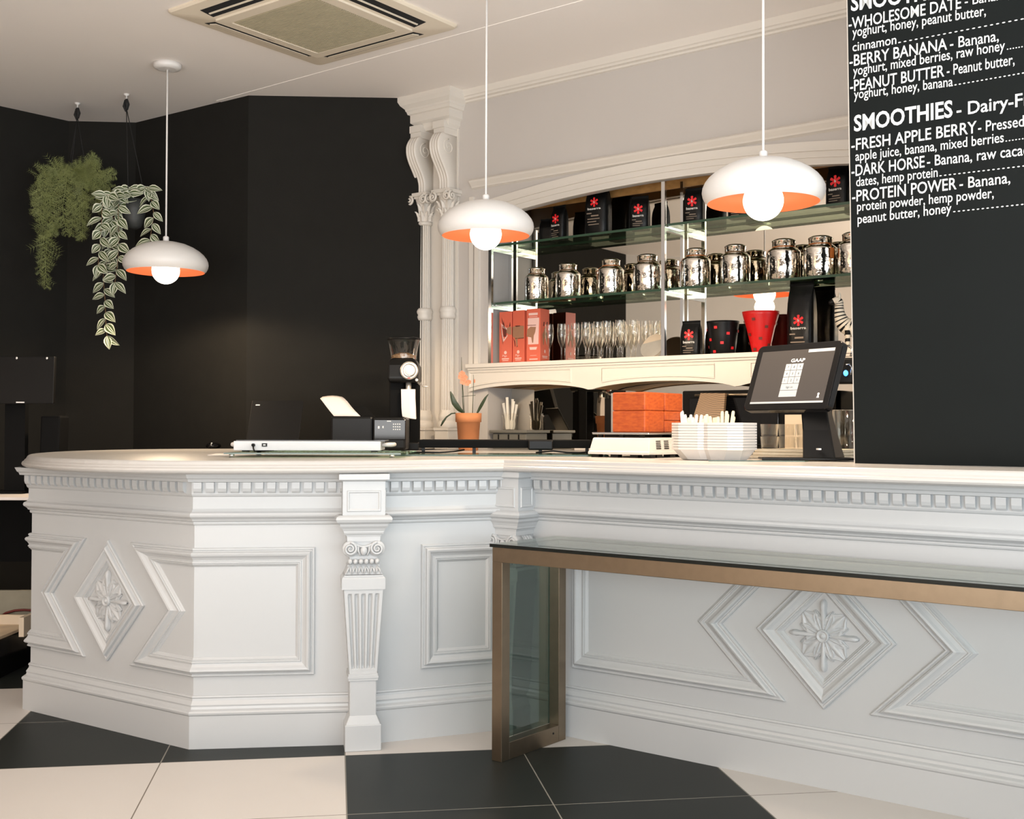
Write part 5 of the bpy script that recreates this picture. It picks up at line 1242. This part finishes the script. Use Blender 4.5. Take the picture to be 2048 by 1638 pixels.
# grey caddy with a jar of paper spoons
def at_t(px, py, t): return att(px, py, t)
gs0, gz0 = S(980, 866, 4.93); gs1, _ = S(1048, 866, 4.93)
o = thing('grey_box', 'grey lidded plastic box on the back counter under the jar', 'box', wa((gs0 + gs1) / 2, 5.02, TOPZ))
m = MB(); m.wbox(gs0 + 0.012, gs1 + 0.008, 4.94, 5.13, TOPZ, 1.078); m.build('body', M_greybox, o, bevel=0.004)
m = MB(); m.wbox(gs0 - 0.004, gs1 + 0.022, 4.925, 5.14, 1.078, 1.094); m.build('lid', M_greybox, o, bevel=0.004)
for k in range(3):
    m = MB(); m.wbox(gs0 + 0.05 + 0.07 * k, gs0 + 0.056 + 0.07 * k, 4.936, 4.94, 1.04, 1.07); m.build('clip', M_black, o)
s_, z_ = S(1019, 860, 5.03); c = wa(s_, 5.03, 1.094); o = thing('spoon_jar', 'glass jar holding white paper spoons on the grey box', 'jar', c)
m = MB(); m.lathe(c, [(0.036, 0.0), (0.040, 0.004), (0.040, 0.070), (0.046, 0.078), (0.046, 0.084), (0.040, 0.086), (0.040, 0.094)], 28, True, False); m.build('jar', M_glass, o)
for k, (dx, dy, lean_, ht) in enumerate(((-0.022, 0.0, -0.022, 0.150), (-0.012, 0.012, -0.012, 0.165), (-0.004, -0.012, -0.004, 0.182), (0.008, 0.01, 0.006, 0.172), (0.018, -0.004, 0.014, 0.160), (0.024, 0.008, 0.020, 0.142), (0.002, 0.016, 0.012, 0.155))):
    m = MB(); p0 = c + AX * dx * 0.7 + AY * dy + ZZ * 0.004; p1 = c + AX * (dx + lean_) + AY * dy + ZZ * ht
    dd = (p1 - p0); sdv = dd.cross(AY).normalized()
    m.rings([[p0 + dd * f - sdv * w - AY * 0.0012, p0 + dd * f + sdv * w - AY * 0.0012, p0 + dd * f + sdv * w + AY * 0.0012, p0 + dd * f - sdv * w + AY * 0.0012] for f, w in ((0, 0.010), (0.1, 0.013), (0.25, 0.011), (0.35, 0.006), (0.8, 0.0075), (1.0, 0.009))])
    tag(m.build('paper_spoon', M_whitestick), 'white paper spoon standing in the glass jar on the grey box', 'spoon', 'paper spoons in the jar')

# white scale with orange blocks
SY = 4.62
sc0, sct = None, None
pL = atz(1186, 912, TOPZ); pC = atz(1298, 916.5, TOPZ)
s0 = pC.dot(AX) - 0.275; s1 = pC.dot(AX); t0 = pC.dot(AY); 
o = thing('food_warmer', 'white electric base unit with vent slots under the orange blocks', 'warmer', wa((s0 + s1) / 2, t0 + 0.15, TOPZ))
m = MB(); zb = TOPZ + 0.012
def trap(z, i): return [wa(s0 + i, t0 + i, z), wa(s1 - i * 0.4, t0 + i, z), wa(s1 - i * 0.4, t0 + 0.30, z), wa(s0 + i, t0 + 0.30, z)]
m.rings([trap(zb, -0.004), trap(zb + 0.010, -0.004), trap(zb + 0.014, 0.0), trap(zb + 0.062, 0.010), trap(zb + 0.066, 0.014)]); m.build('housing', M_foam, o, bevel=0.002)
for ds in (0.01, 0.10, 0.19, 0.25):
    m = MB(); m.wbox(s0 + ds, s0 + ds + 0.035, t0 + 0.0, t0 + 0.03, TOPZ, zb); m.build('foot', M_black, o)
for dt in (0.06, 0.16, 0.25):
    m = MB(); m.wbox(s1 - 0.03, s1, t0 + dt, t0 + dt + 0.04, TOPZ, zb); m.build('foot', M_black, o)
m = MB()
for i in range(2):
    for j in range(5): m.wbox(s1 - 0.004 - 0.0012 * j * 0, s1 + 0.0008 - 0.0009 * j, t0 + 0.055 + 0.06 * i, t0 + 0.09 + 0.06 * i, zb + 0.022 + 0.007 * j, zb + 0.0262 + 0.007 * j)
m.build('vents', M_black, o)
zt = zb + 0.066
m = MB(); m.wbox(s0 + 0.005, s1 - 0.008, t0 + 0.012, t0 + 0.31, zt + 0.012, zt + 0.020); m.build('plate', M_chrome, o, bevel=0.002)
for ds in (0.03, 0.13, 0.22):
    m = MB(); m.wbox(s0 + ds, s0 + ds + 0.018, t0 + 0.016, t0 + 0.03, zt, zt + 0.013); m.build('pad', M_black, o)
zp = zt + 0.020
bl = [('lower', 0.0, 0.0, 0.150, 0.145, 0.085, 0), ('upper', 0.0, 0.0, 0.150, 0.145, 0.072, 0.085), ('b1', 0.0, 0.152, 0.150, 0.14, 0.047, 0), ('b2', 0.0, 0.152, 0.150, 0.14, 0.038, 0.047), ('b3', 0.0, 0.152, 0.150, 0.14, 0.072, 0.085)]
blab = ['orange wooden block, lower of the front stack', 'orange wooden block on top of the front stack', 'orange wooden block at the bottom of the rear stack', 'thin orange wooden block in the middle of the rear stack', 'orange wooden block on top of the rear stack']
for (n_, ds, dt, w_, d_, h_, z_), lab in zip(bl, blab):
    sa = s1 - 0.03 - w_ + ds
    m = MB(); m.wbox(sa, sa + w_, t0 + 0.02 + dt, t0 + 0.02 + dt + d_, zp + z_ + 0.0004, zp + z_ + h_)
    tag(m.build('wooden_block', M_orange, bevel=0.005), lab, 'block', 'orange blocks on the white base')
m = MB(); sa = s1 - 0.205; m.wbox(sa, sa + 0.02, t0 + 0.05, t0 + 0.22, zp, zp + 0.155)
tag(m.build('clear_packet', M_film), 'crumpled clear plastic packet left of the orange blocks', 'packet')

# nested takeaway trays
pF = atz(1478, 923, TOPZ); tr_s1 = pF.dot(AX); tr_t0 = pF.dot(AY); TLs, TLt = 0.285, 0.17
tray_n = 10; stackgap = 0.0098
def tray(k):
    z = TOPZ + 0.0012 + k * stackgap; m = MB(); H_ = 0.040
    def outl(i, zz, ch=0.045, nt=True):
        a0, a1, b0, b1 = tr_s1 - TLs + i, tr_s1 - i, tr_t0 + i, tr_t0 + TLt - i; c_ = ch
        return [wa(a0 + c_, b0, zz), wa((a0 + a1) / 2 - 0.02, b0, zz), wa((a0 + a1) / 2, b0 + 0.010, zz), wa((a0 + a1) / 2 + 0.02, b0, zz), wa(a1 - c_, b0, zz), wa(a1, b0 + c_ * 0.7, zz), wa(a1, b1 - c_ * 0.7, zz), wa(a1 - c_, b1, zz), wa(a0 + c_, b1, zz), wa(a0, b1 - c_ * 0.7, zz), wa(a0, b0 + c_ * 0.7, zz)]
    m.rings([outl(0.030, z), outl(0.026, z + 0.002), outl(0.006, z + H_ - 0.006), outl(0.004, z + H_ - 0.003), outl(0.0, z + H_ - 0.003), outl(0.0, z + H_ + 0.0050), outl(0.004, z + H_ + 0.0052), outl(0.010, z + H_ - 0.004), outl(0.031, z + 0.004)], True, True, True)
    return m
tray0 = None
for k in range(tray_n):
    lab = {0: 'white foam takeaway tray at the bottom of the nested stack', tray_n - 1: 'white foam takeaway tray on top of the nested stack'}.get(k, 'white foam takeaway tray nested in the middle of the stack')
    if tray0 is None: tray0 = tray(0).build('takeaway_tray', M_foam); tag(tray0, lab, 'tray', 'nested takeaway trays')
    else: copy_tree(tray0, tray0.location + ZZ * (k * stackgap), None, lab)
# wooden stirrers in two cups behind the trays
for gi, (px, mt, nn, lab, lo, hi) in enumerate(((1378, M_whitestick, 12, 'white wooden stirrer in the left cup behind the takeaway trays', 824, 845), (1440, M_palewood, 12, 'pale wooden stirrer in the right cup behind the takeaway trays', 822, 846))):
    c = att(px, 900, 4.115); c = Vector((c.x, c.y, TOPZ)); 
    o = thing('stirrer_cup', ('left' if gi == 0 else 'right') + ' white cup of stirrers hidden behind the takeaway trays', 'cup', c)
    m = MB(); m.lathe(c, [(0.040, 0), (0.042, 0.004), (0.056, 0.10), (0.058, 0.10), (0.055, 0.10), (0.039, 0.006)], 28, True, True); m.build('cup', M_foam, o)
    dpt = (c - CAM).dot(FW)
    for k in range(nn):
        f = k / (nn - 1); x = -0.048 + 0.096 * f; zt_ = EYE - (rnd.uniform(lo + 7, lo + 16) - 861.5) / FPX * dpt
        if (gi == 0 and k in (2, 3)) or (gi == 1 and k in (7, 8, 10)): zt_ = EYE - (lo + rnd.uniform(-1, 4) - 861.5) / FPX * dpt
        lean_ = x * 0.25 + rnd.uniform(-0.008, 0.008); m = MB(); y = 0.018 * (1 if k % 2 else -1)
        p0 = c + X1 * (x * 0.62) + Y1 * y * 0.6 + ZZ * 0.008; p1 = Vector((c.x + x + lean_, c.y + y, zt_)); dd = p1 - p0; sdv = dd.cross(Y1).normalized()
        m.rings([[p0 + dd * g - sdv * w - Y1 * 0.0009, p0 + dd * g + sdv * w - Y1 * 0.0009, p0 + dd * g + sdv * w + Y1 * 0.0009, p0 + dd * g - sdv * w + Y1 * 0.0009] for g, w in ((0, 0.0058), (0.96, 0.0062), (1.0, 0.004))])
        tag(m.build('wooden_stirrer', mt), lab, 'stirrer', 'stirrers in cups behind the trays')

# till terminal
o = thing('till_terminal', 'black touchscreen till on an angled stand beside the menu board', 'till', atz(1640, 925, TOPZ))
ctr, H, V, Nn = tilt_quad((1.010, 4.16, 1.293), R(-56), R(19.7), 0.400, 0.259)
w_, h_ = 0.400, 0.259
def scr(u, v, q=0.0): return ctr + H * (u * w_ / 2) + V * (v * h_ / 2) + Nn * q
m = MB(); rr = 0.022
lp = []
for (sx, sy, a0) in ((1, 1, 0), (-1, 1, 90), (-1, -1, 180), (1, -1, 270)):
    for k in range(6):
        a = R(a0 + 18 * k); lp.append(ctr + H * (sx * (w_ / 2 - rr) + rr * cos(a)) + V * (sy * (h_ / 2 - rr) + rr * sin(a)))
m.rings([[p - Nn * 0.030 for p in lp], [p for p in lp]]); mon = m.build('monitor', M_blackgloss, o, bevel=0.003)
m = MB(); m.poly([scr(-0.86, -0.80, 0.0006), scr(0.87, -0.80, 0.0006), scr(0.87, 0.80, 0.0006), scr(-0.86, 0.80, 0.0006)]); m.build('screen', M_screen, mon)
m = MB(); m.poly([scr(0.26, 0.70, 0.001), scr(0.86, 0.70, 0.001), scr(0.86, 0.79, 0.001), scr(0.26, 0.79, 0.001)]); m.build('status_bar', M_screenbtn, mon)
m = MB(); m.poly([scr(-0.86, -0.80, 0.001), scr(0.87, -0.80, 0.001), scr(0.87, -0.745, 0.001), scr(-0.86, -0.745, 0.001)]); m.build('task_bar', M_screenbtn, mon)
m = MB(); x0, x1 = -0.20, 0.22
for r_ in range(5):
    z1 = 0.38 - 0.20 * r_; cols = 3 if r_ < 3 else 1
    for c_ in range(cols):
        a = x0 + (x1 - x0) * c_ / cols + 0.004; e = x0 + (x1 - x0) * (c_ + 1) / cols - 0.004
        m.poly([scr(a, z1 - 0.188, 0.001), scr(e, z1 - 0.188, 0.001), scr(e, z1, 0.001), scr(a, z1, 0.001)])
m.build('keypad', M_screenbtn, mon)
m = MB()
for r_, row in enumerate(('789', '456', '123')):
    for c_, ch in enumerate(row): text_mesh(m, ch, scr(x0 + (x1 - x0) * (c_ + 0.42) / 3, 0.38 - 0.20 * r_ - 0.13, 0.0013), H, V, height=0.009, depth=0.0002, nrm=Nn, bold=0.01)
text_mesh(m, 'Sign on', scr(-0.07, -0.35, 0.0013), H, V, height=0.008, depth=0.0002, nrm=Nn); m.build('key_lettering', M_screenkey, mon)
m = MB(); text_mesh(m, 'GAAP', scr(-0.10, 0.43, 0.0012), H, V, width=0.066, height=0.013, depth=0.0002, nrm=Nn, bold=0.03)
m.poly([scr(0.70, -0.66, 0.0012), scr(0.76, -0.66, 0.0012), scr(0.745, -0.59, 0.0012), scr(0.715, -0.59, 0.0012)]); q = scr(0.73, -0.55, 0.0012); m.poly([q + H * (0.005 * cos(a)) + V * (0.005 * sin(a)) for a in [2 * pi * k / 12 for k in range(12)]])
m.build('screen_lettering', M_screenwhite, mon)
bx0 = atz(1640, 923, TOPZ + 0.01)
m = MB(); st_b = Vector((bx0.x, bx0.y, TOPZ + 0.008)); st_t = ctr - Nn * 0.040 - V * 0.08
Hs = Vector((cos(R(-30)), sin(R(-30)), 0)); Bs = Vector((-Hs.y, Hs.x, 0))
st_off = 0
def sec2(c, a, e): return [c - Hs * a - Bs * e, c + Hs * a - Bs * e, c + Hs * a + Bs * e, c - Hs * a + Bs * e]
st_t = Vector((px2x(1630, 4.16), 4.16, 1.20)); st_b = Vector((px2x(1648, 4.12), 4.12, TOPZ + 0.008))
m.rings([sec2(st_b, 0.058, 0.07), sec2(st_b.lerp(st_t, 0.5), 0.050, 0.045), sec2(st_t, 0.046, 0.03)]); m.build('stand', M_black, o, bevel=0.006)
m = MB(); q = Vector((px2x(1612, 4.10), 4.10, TOPZ)); m.box(Vector((px2x(1524, 4.03), 4.03, TOPZ + 0.004)), Vector((0.325, -0.02, 0)), Vector((0.02, 0.16, 0)), ZZ * 0.008); m.build('foot_plate', M_black, o, bevel=0.002)
m = MB(); m.box(Vector((px2x(1640, 4.0), st_b.y - 0.10, TOPZ + 0.04)), (0.010, 0, 0), (0, 0.03, 0), (0, 0, 0.006)); m.build('stand_badge', M_lightmetal, o)
q = Vector((px2x(1690, 4.30), 4.30, EYE - (742 - 861.5) / FPX * 4.30))
m = MB(); m.box(q + Vector((-0.034, -0.02, -0.052)), (0.068, -0.02, 0), (0.01, 0.035, 0), (0.006, 0, 0.098)); m.build('card_reader', M_black, o, bevel=0.008)
m = MB(); m.ball(q + Vector((-0.006, -0.032, -0.012)), 0.009, 0.004, 0.011); m.build('blue_indicator', M_led, o)
m = MB(); m.tube([q + Vector((0.012, -0.035, -0.018)), q + Vector((0.014, -0.035, 0.008)), q + Vector((0.006, -0.035, 0.022)), q + Vector((-0.008, -0.035, 0.018))], 0.003, 6); m.tube([q + Vector((0.012, -0.03, 0.05)), q + Vector((0.02, -0.03, 0.075)), q + Vector((0.012, -0.01, 0.09))], 0.004, 6); m.build('reader_strap', M_chrome, o)
m = MB(); m.tube([q + Vector((-0.03, 0.0, -0.05)), q + Vector((-0.045, 0.0, -0.10)), Vector((px2x(1660, 4.25), 4.25, 1.13)), Vector((px2x(1668, 4.25), 4.25, 1.05)), Vector((px2x(1672, 4.25), 4.25, TOPZ + 0.01))], 0.0035, 6); m.build('cable', M_black, o)

# boards, tumblers and jug behind the till
o = None
bp = atz(1502, 922, TOPZ)
bpl = [(0.0, 0.0, 0.30), (0.005, 0.004, 0.295), (0.010, 0.01, 0.288)]
bl2 = ['pale serving board at the bottom of the pile under the tumblers', 'pale serving board in the middle of the pile under the tumblers', 'pale serving board on top of the pile under the tumblers']
bt_ = 3.95; bs_ = S(1502, 915, bt_ + 0.10)[0]
for k, (a, e, L_) in enumerate(bpl):
    m = MB(); m.wbox(bs_ + a, bs_ + a + L_ + 0.02, bt_ + e + 0.10, bt_ + e + 0.36, TOPZ + 0.0006 + 0.0125 * k, TOPZ + 0.012 + 0.0125 * k)
    tag(m.build('serving_board', M_palewood, bevel=0.002), bl2[k], 'board', 'pale boards behind the till')
zt = TOPZ + 0.0378
gl0 = None; kk = 0
def tumbler(c):
    m = MB(); m.lathe(c, [(0.028, 0.0), (0.031, 0.003), (0.0345, 0.046), (0.0355, 0.0465), (0.033, 0.046), (0.029, 0.006), (0.001, 0.006)], 24, True, True); return m
for lvl in range(2):
    for i in range(4):
        c = wa(bs_ + 0.050 + 0.074 * i, bt_ + 0.155, zt + 0.0475 * lvl)
        lab = ('glass tumbler in the upper row' if lvl else 'glass tumbler in the lower row') + ' standing on the pale boards behind the till'
        if gl0 is None: gl0 = tumbler(c).build('glass_tumbler', M_glass); tag(gl0, lab, 'glass', 'stacked glass tumblers'); g0c = c
        else: copy_tree(gl0, gl0.location + (c - g0c), None, lab)
jc = Vector((px2x(1690, 4.55), 4.55, TOPZ)); o = thing('glass_jug', 'tall clear glass jug half hidden behind the menu board edge', 'jug', jc)
m = MB(); m.lathe(jc, [(0.040, 0.0), (0.044, 0.004), (0.048, 0.10), (0.052, 0.185), (0.054, 0.19), (0.049, 0.186), (0.044, 0.10), (0.040, 0.010), (0.001, 0.010)], 32, True, True); m.build('body', M_glass, o)
m = MB(); m.tube([jc + Vector((0.05, 0, 0.165)), jc + Vector((0.085, 0, 0.15)), jc + Vector((0.085, 0, 0.07)), jc + Vector((0.047, 0, 0.05))], 0.006, 8); m.build('handle', M_glass, o)
# glass cake plate under trays and till
m = MB(); m.box((px2x(1415, 4.02) , 4.00, TOPZ), (0.33, -0.02, 0), (0.02, 0.03, 0), (0, 0, 0.0035)); tag(m.build('glass_strip', M_shelfedge), 'dark edged glass strip lying before the takeaway trays and till', 'glass strip')

# back counter: black boxes added as the mirror's dark reflections, and a walnut board
s0, z0 = S(1352, 785, 4.72); s1, z1 = S(1470, 785, 4.72)
o = thing('dark_reflection_wide', 'wide black box added as a dark mirror reflection behind the takeaway trays', 'stand-in', wa(-2.42, 4.95, TOPZ))
m = MB(); m.wbox(-2.76, -2.10, 4.86, 5.13, TOPZ + 0.015, 1.285); m.build('housing', M_blackmatte, o, bevel=0.006)
m = MB(); m.wbox(-2.72, -2.26, 4.852, 4.86, 1.03, 1.25); m.build('box_front', M_blackgloss, o, bevel=0.003)
m = MB(); m.tube([wa(-2.68, 4.84, 1.262), wa(-2.30, 4.84, 1.262)], 0.006, 8); m.build('handle', M_steel, o)
for ds in (-2.73, -2.16):
    m = MB(); m.wbox(ds, ds + 0.03, 4.89, 4.93, TOPZ, TOPZ + 0.016); m.build('foot', M_black, o)
q = [S(1397, 786, 4.79), S(1446, 786, 4.79), S(1441, 850, 4.70), S(1372, 850, 4.70)]
m = MB(); m.prism([wa(q[0][0], 4.81, q[0][1]), wa(q[1][0], 4.81, q[1][1]), wa(q[2][0] + 0.0, 4.70, TOPZ), wa(q[3][0] - 0.02, 4.70, TOPZ)], AY * 0.018)
tag(m.build('cutting_board', M_brownboard), 'dark grained wooden cutting board leaning against the wide black box', 'board')
o = thing('dark_reflection_small', 'small black box added as a dark reflection between the orchid and orange blocks', 'appliance', wa(-3.12, 5.02, TOPZ))  # added box that darkens the recess where the mirror reflects black
m = MB(); m.wbox(-3.20, -3.02, 4.95, 5.12, TOPZ, 1.19); m.build('body', M_blackmatte, o, bevel=0.01)
m = MB(); m.wbox(-3.19, -3.03, 4.944, 4.95, 1.09, 1.115); m.build('trim_band', M_steel, o)
m = MB(); m.wbox(-3.30, -3.205, 5.0, 5.13, TOPZ, 1.26); tag(m.build('dark_reflection_narrow', M_black, bevel=0.006), 'narrow black block added as a dark reflection just left of the orange blocks', 'block')  # added black block, stands in for a dark patch in the mirror
m = MB(); m.wbox(-3.42, -3.24, 4.90, 4.985, TOPZ, TOPZ + 0.012); tag(m.build('white_tray', M_foam, bevel=0.003), 'small white dish tray on the back counter right of the grey box', 'tray')
cbx = att(1585, 860, 4.6); m = MB(); cs = cbx.dot(AX); m.wbox(cs - 0.035, cs + 0.045, 4.60, 4.70, TOPZ, 1.165); tag(m.build('cardboard_box', M_boardpale), 'plain tan cardboard box behind the till stand', 'box')

# ================================================================== FAR LEFT CORNER
ty = 5.35
tl = thing('work_table', 'white topped work table at the far left behind the rounded counter end', 'table', (-2.75, 5.6, 0))
zt_ = EYE - (1001 - 861.5) / FPX * ty
m = MB(); m.box((-3.55, ty, zt_ - 0.014), (1.36, 0, 0), (0, 0.55, 0), (0, 0, 0.014)); m.build('top', M_paper, tl, bevel=0.002)
for x in (-3.53, -2.25):
    for y in (0.08, 0.48):
        m = MB(); m.box((x, ty + y, 0.0), (0.045, 0, 0), (0, 0.045, 0), (0, 0, zt_ - 0.014)); m.build('leg', M_blackmatte, tl)
m = MB(); m.box((-3.53, ty + 0.50, 0.42), (1.32, 0, 0), (0, 0.02, 0), (0, 0, zt_ - 0.46)); m.build('back_panel', M_blackmatte, tl)
tr = thing('wooden_tray', 'pale wooden tray box on a black plinth under the work table', 'tray', (-2.6, 5.2, 0.31))
zf = lambda py, y: EYE - (py - 862) / FPX * y
m = MB(); m.box((-3.3, 5.06, zf(1285, 5.06)), (1.06, 0, 0), (0, 0.34, 0), (0, 0, 0.012)); m.build('bottom', M_plywood, tr)
m = MB(); m.box((-3.3, 5.38, zf(1285, 5.06)), (1.06, 0, 0), (0, 0.016, 0), (0, 0, zf(1236, 5.38) - zf(1285, 5.06))); m.build('back_side', M_boardpale, tr)
m = MB(); m.box((px2x(42, 5.06), 5.06, zf(1285, 5.06) + 0.012), (0.022, 0, 0), (0, 0.32, 0), (0, 0, 0.085)); m.build('end_side', M_boardpale, tr)
m = MB(); m.box((-3.3, 5.06, 0.0), (1.06, 0, 0), (0, 0.34, 0), (0, 0, zf(1285, 5.06) - 0.0005)); tag(m.build('plinth_box', M_blackgloss, bevel=0.004), 'glossy black plinth on the floor under the wooden tray', 'plinth')
m = MB(); m.box((-3.5, 5.50, 0.0), (1.27, 0, 0), (0, 0.02, 0), (0, 0, zf(1190, 5.45))); tag(m.build('grey_partition', M_greyskirt), 'grey green upright panel behind the wooden tray', 'panel')
m = MB(); m.tube([aty(0, 1234, 5.49), aty(12, 1226, 5.49), aty(30, 1221, 5.49), aty(48, 1220, 5.49), aty(70, 1221, 5.49), aty(82, 1223, 5.49)], 0.006, 8); tag(m.build('cable', M_redcable), 'dark red cable running across the grey green panel', 'cable')
my = 5.6
mo = thing('monitor', 'black monitor at the far left edge on the work table', 'monitor', (px2x(20, my), my, zt_))
def mz(py): return EYE - (py - 862) / FPX * my
m = MB(); m.rings([[Vector((px2x(-120, my), my, mz(816))), Vector((px2x(106, my), my, mz(814))), Vector((px2x(98, my), my + 0.06, mz(718))), Vector((px2x(-120, my), my + 0.06, mz(718)))], [Vector((px2x(-120, my), my + 0.03, mz(816))), Vector((px2x(106, my), my + 0.03, mz(814))), Vector((px2x(98, my), my + 0.09, mz(718))), Vector((px2x(-120, my), my + 0.09, mz(718)))]]); m.build('housing', M_black, mo, bevel=0.004)
for px in (23, 84):
    m = MB(); m.ball(Vector((px2x(px, my), my + 0.052, mz(722))), 0.005, 0.004, 0.006, 10, 8); m.build('stud', M_white, mo)
m = MB(); m.box(Vector((px2x(32, my), my - 0.0015, mz(813))), (0.040, 0, 0), (0, 0.003, 0), (0, 0, 0.006)); m.build('label_strip', M_white, mo)
m = MB(); m.box((px2x(0, my) - 0.02, my + 0.10, zt_), (0.10, 0, 0), (0, 0.04, 0), (0, 0, mz(780) - zt_)); m.build('stand', M_blackmatte, mo)
m = MB(); m.box((px2x(0, my) - 0.16, my + 0.02, zt_), (0.26, 0, 0), (0, 0.18, 0), (0, 0, 0.012)); m.build('stand_foot', M_blackmatte, mo)
m = MB(); m.box((px2x(58, my) + 0.0, my + 0.11, zt_ + 0.0005), (0.10, 0, 0), (0, 0.12, 0), (0.01, 0, mz(838) - zt_)); tag(m.build('black_case', M_blackmatte, bevel=0.01), 'black case in the shadow right of the monitor', 'case')
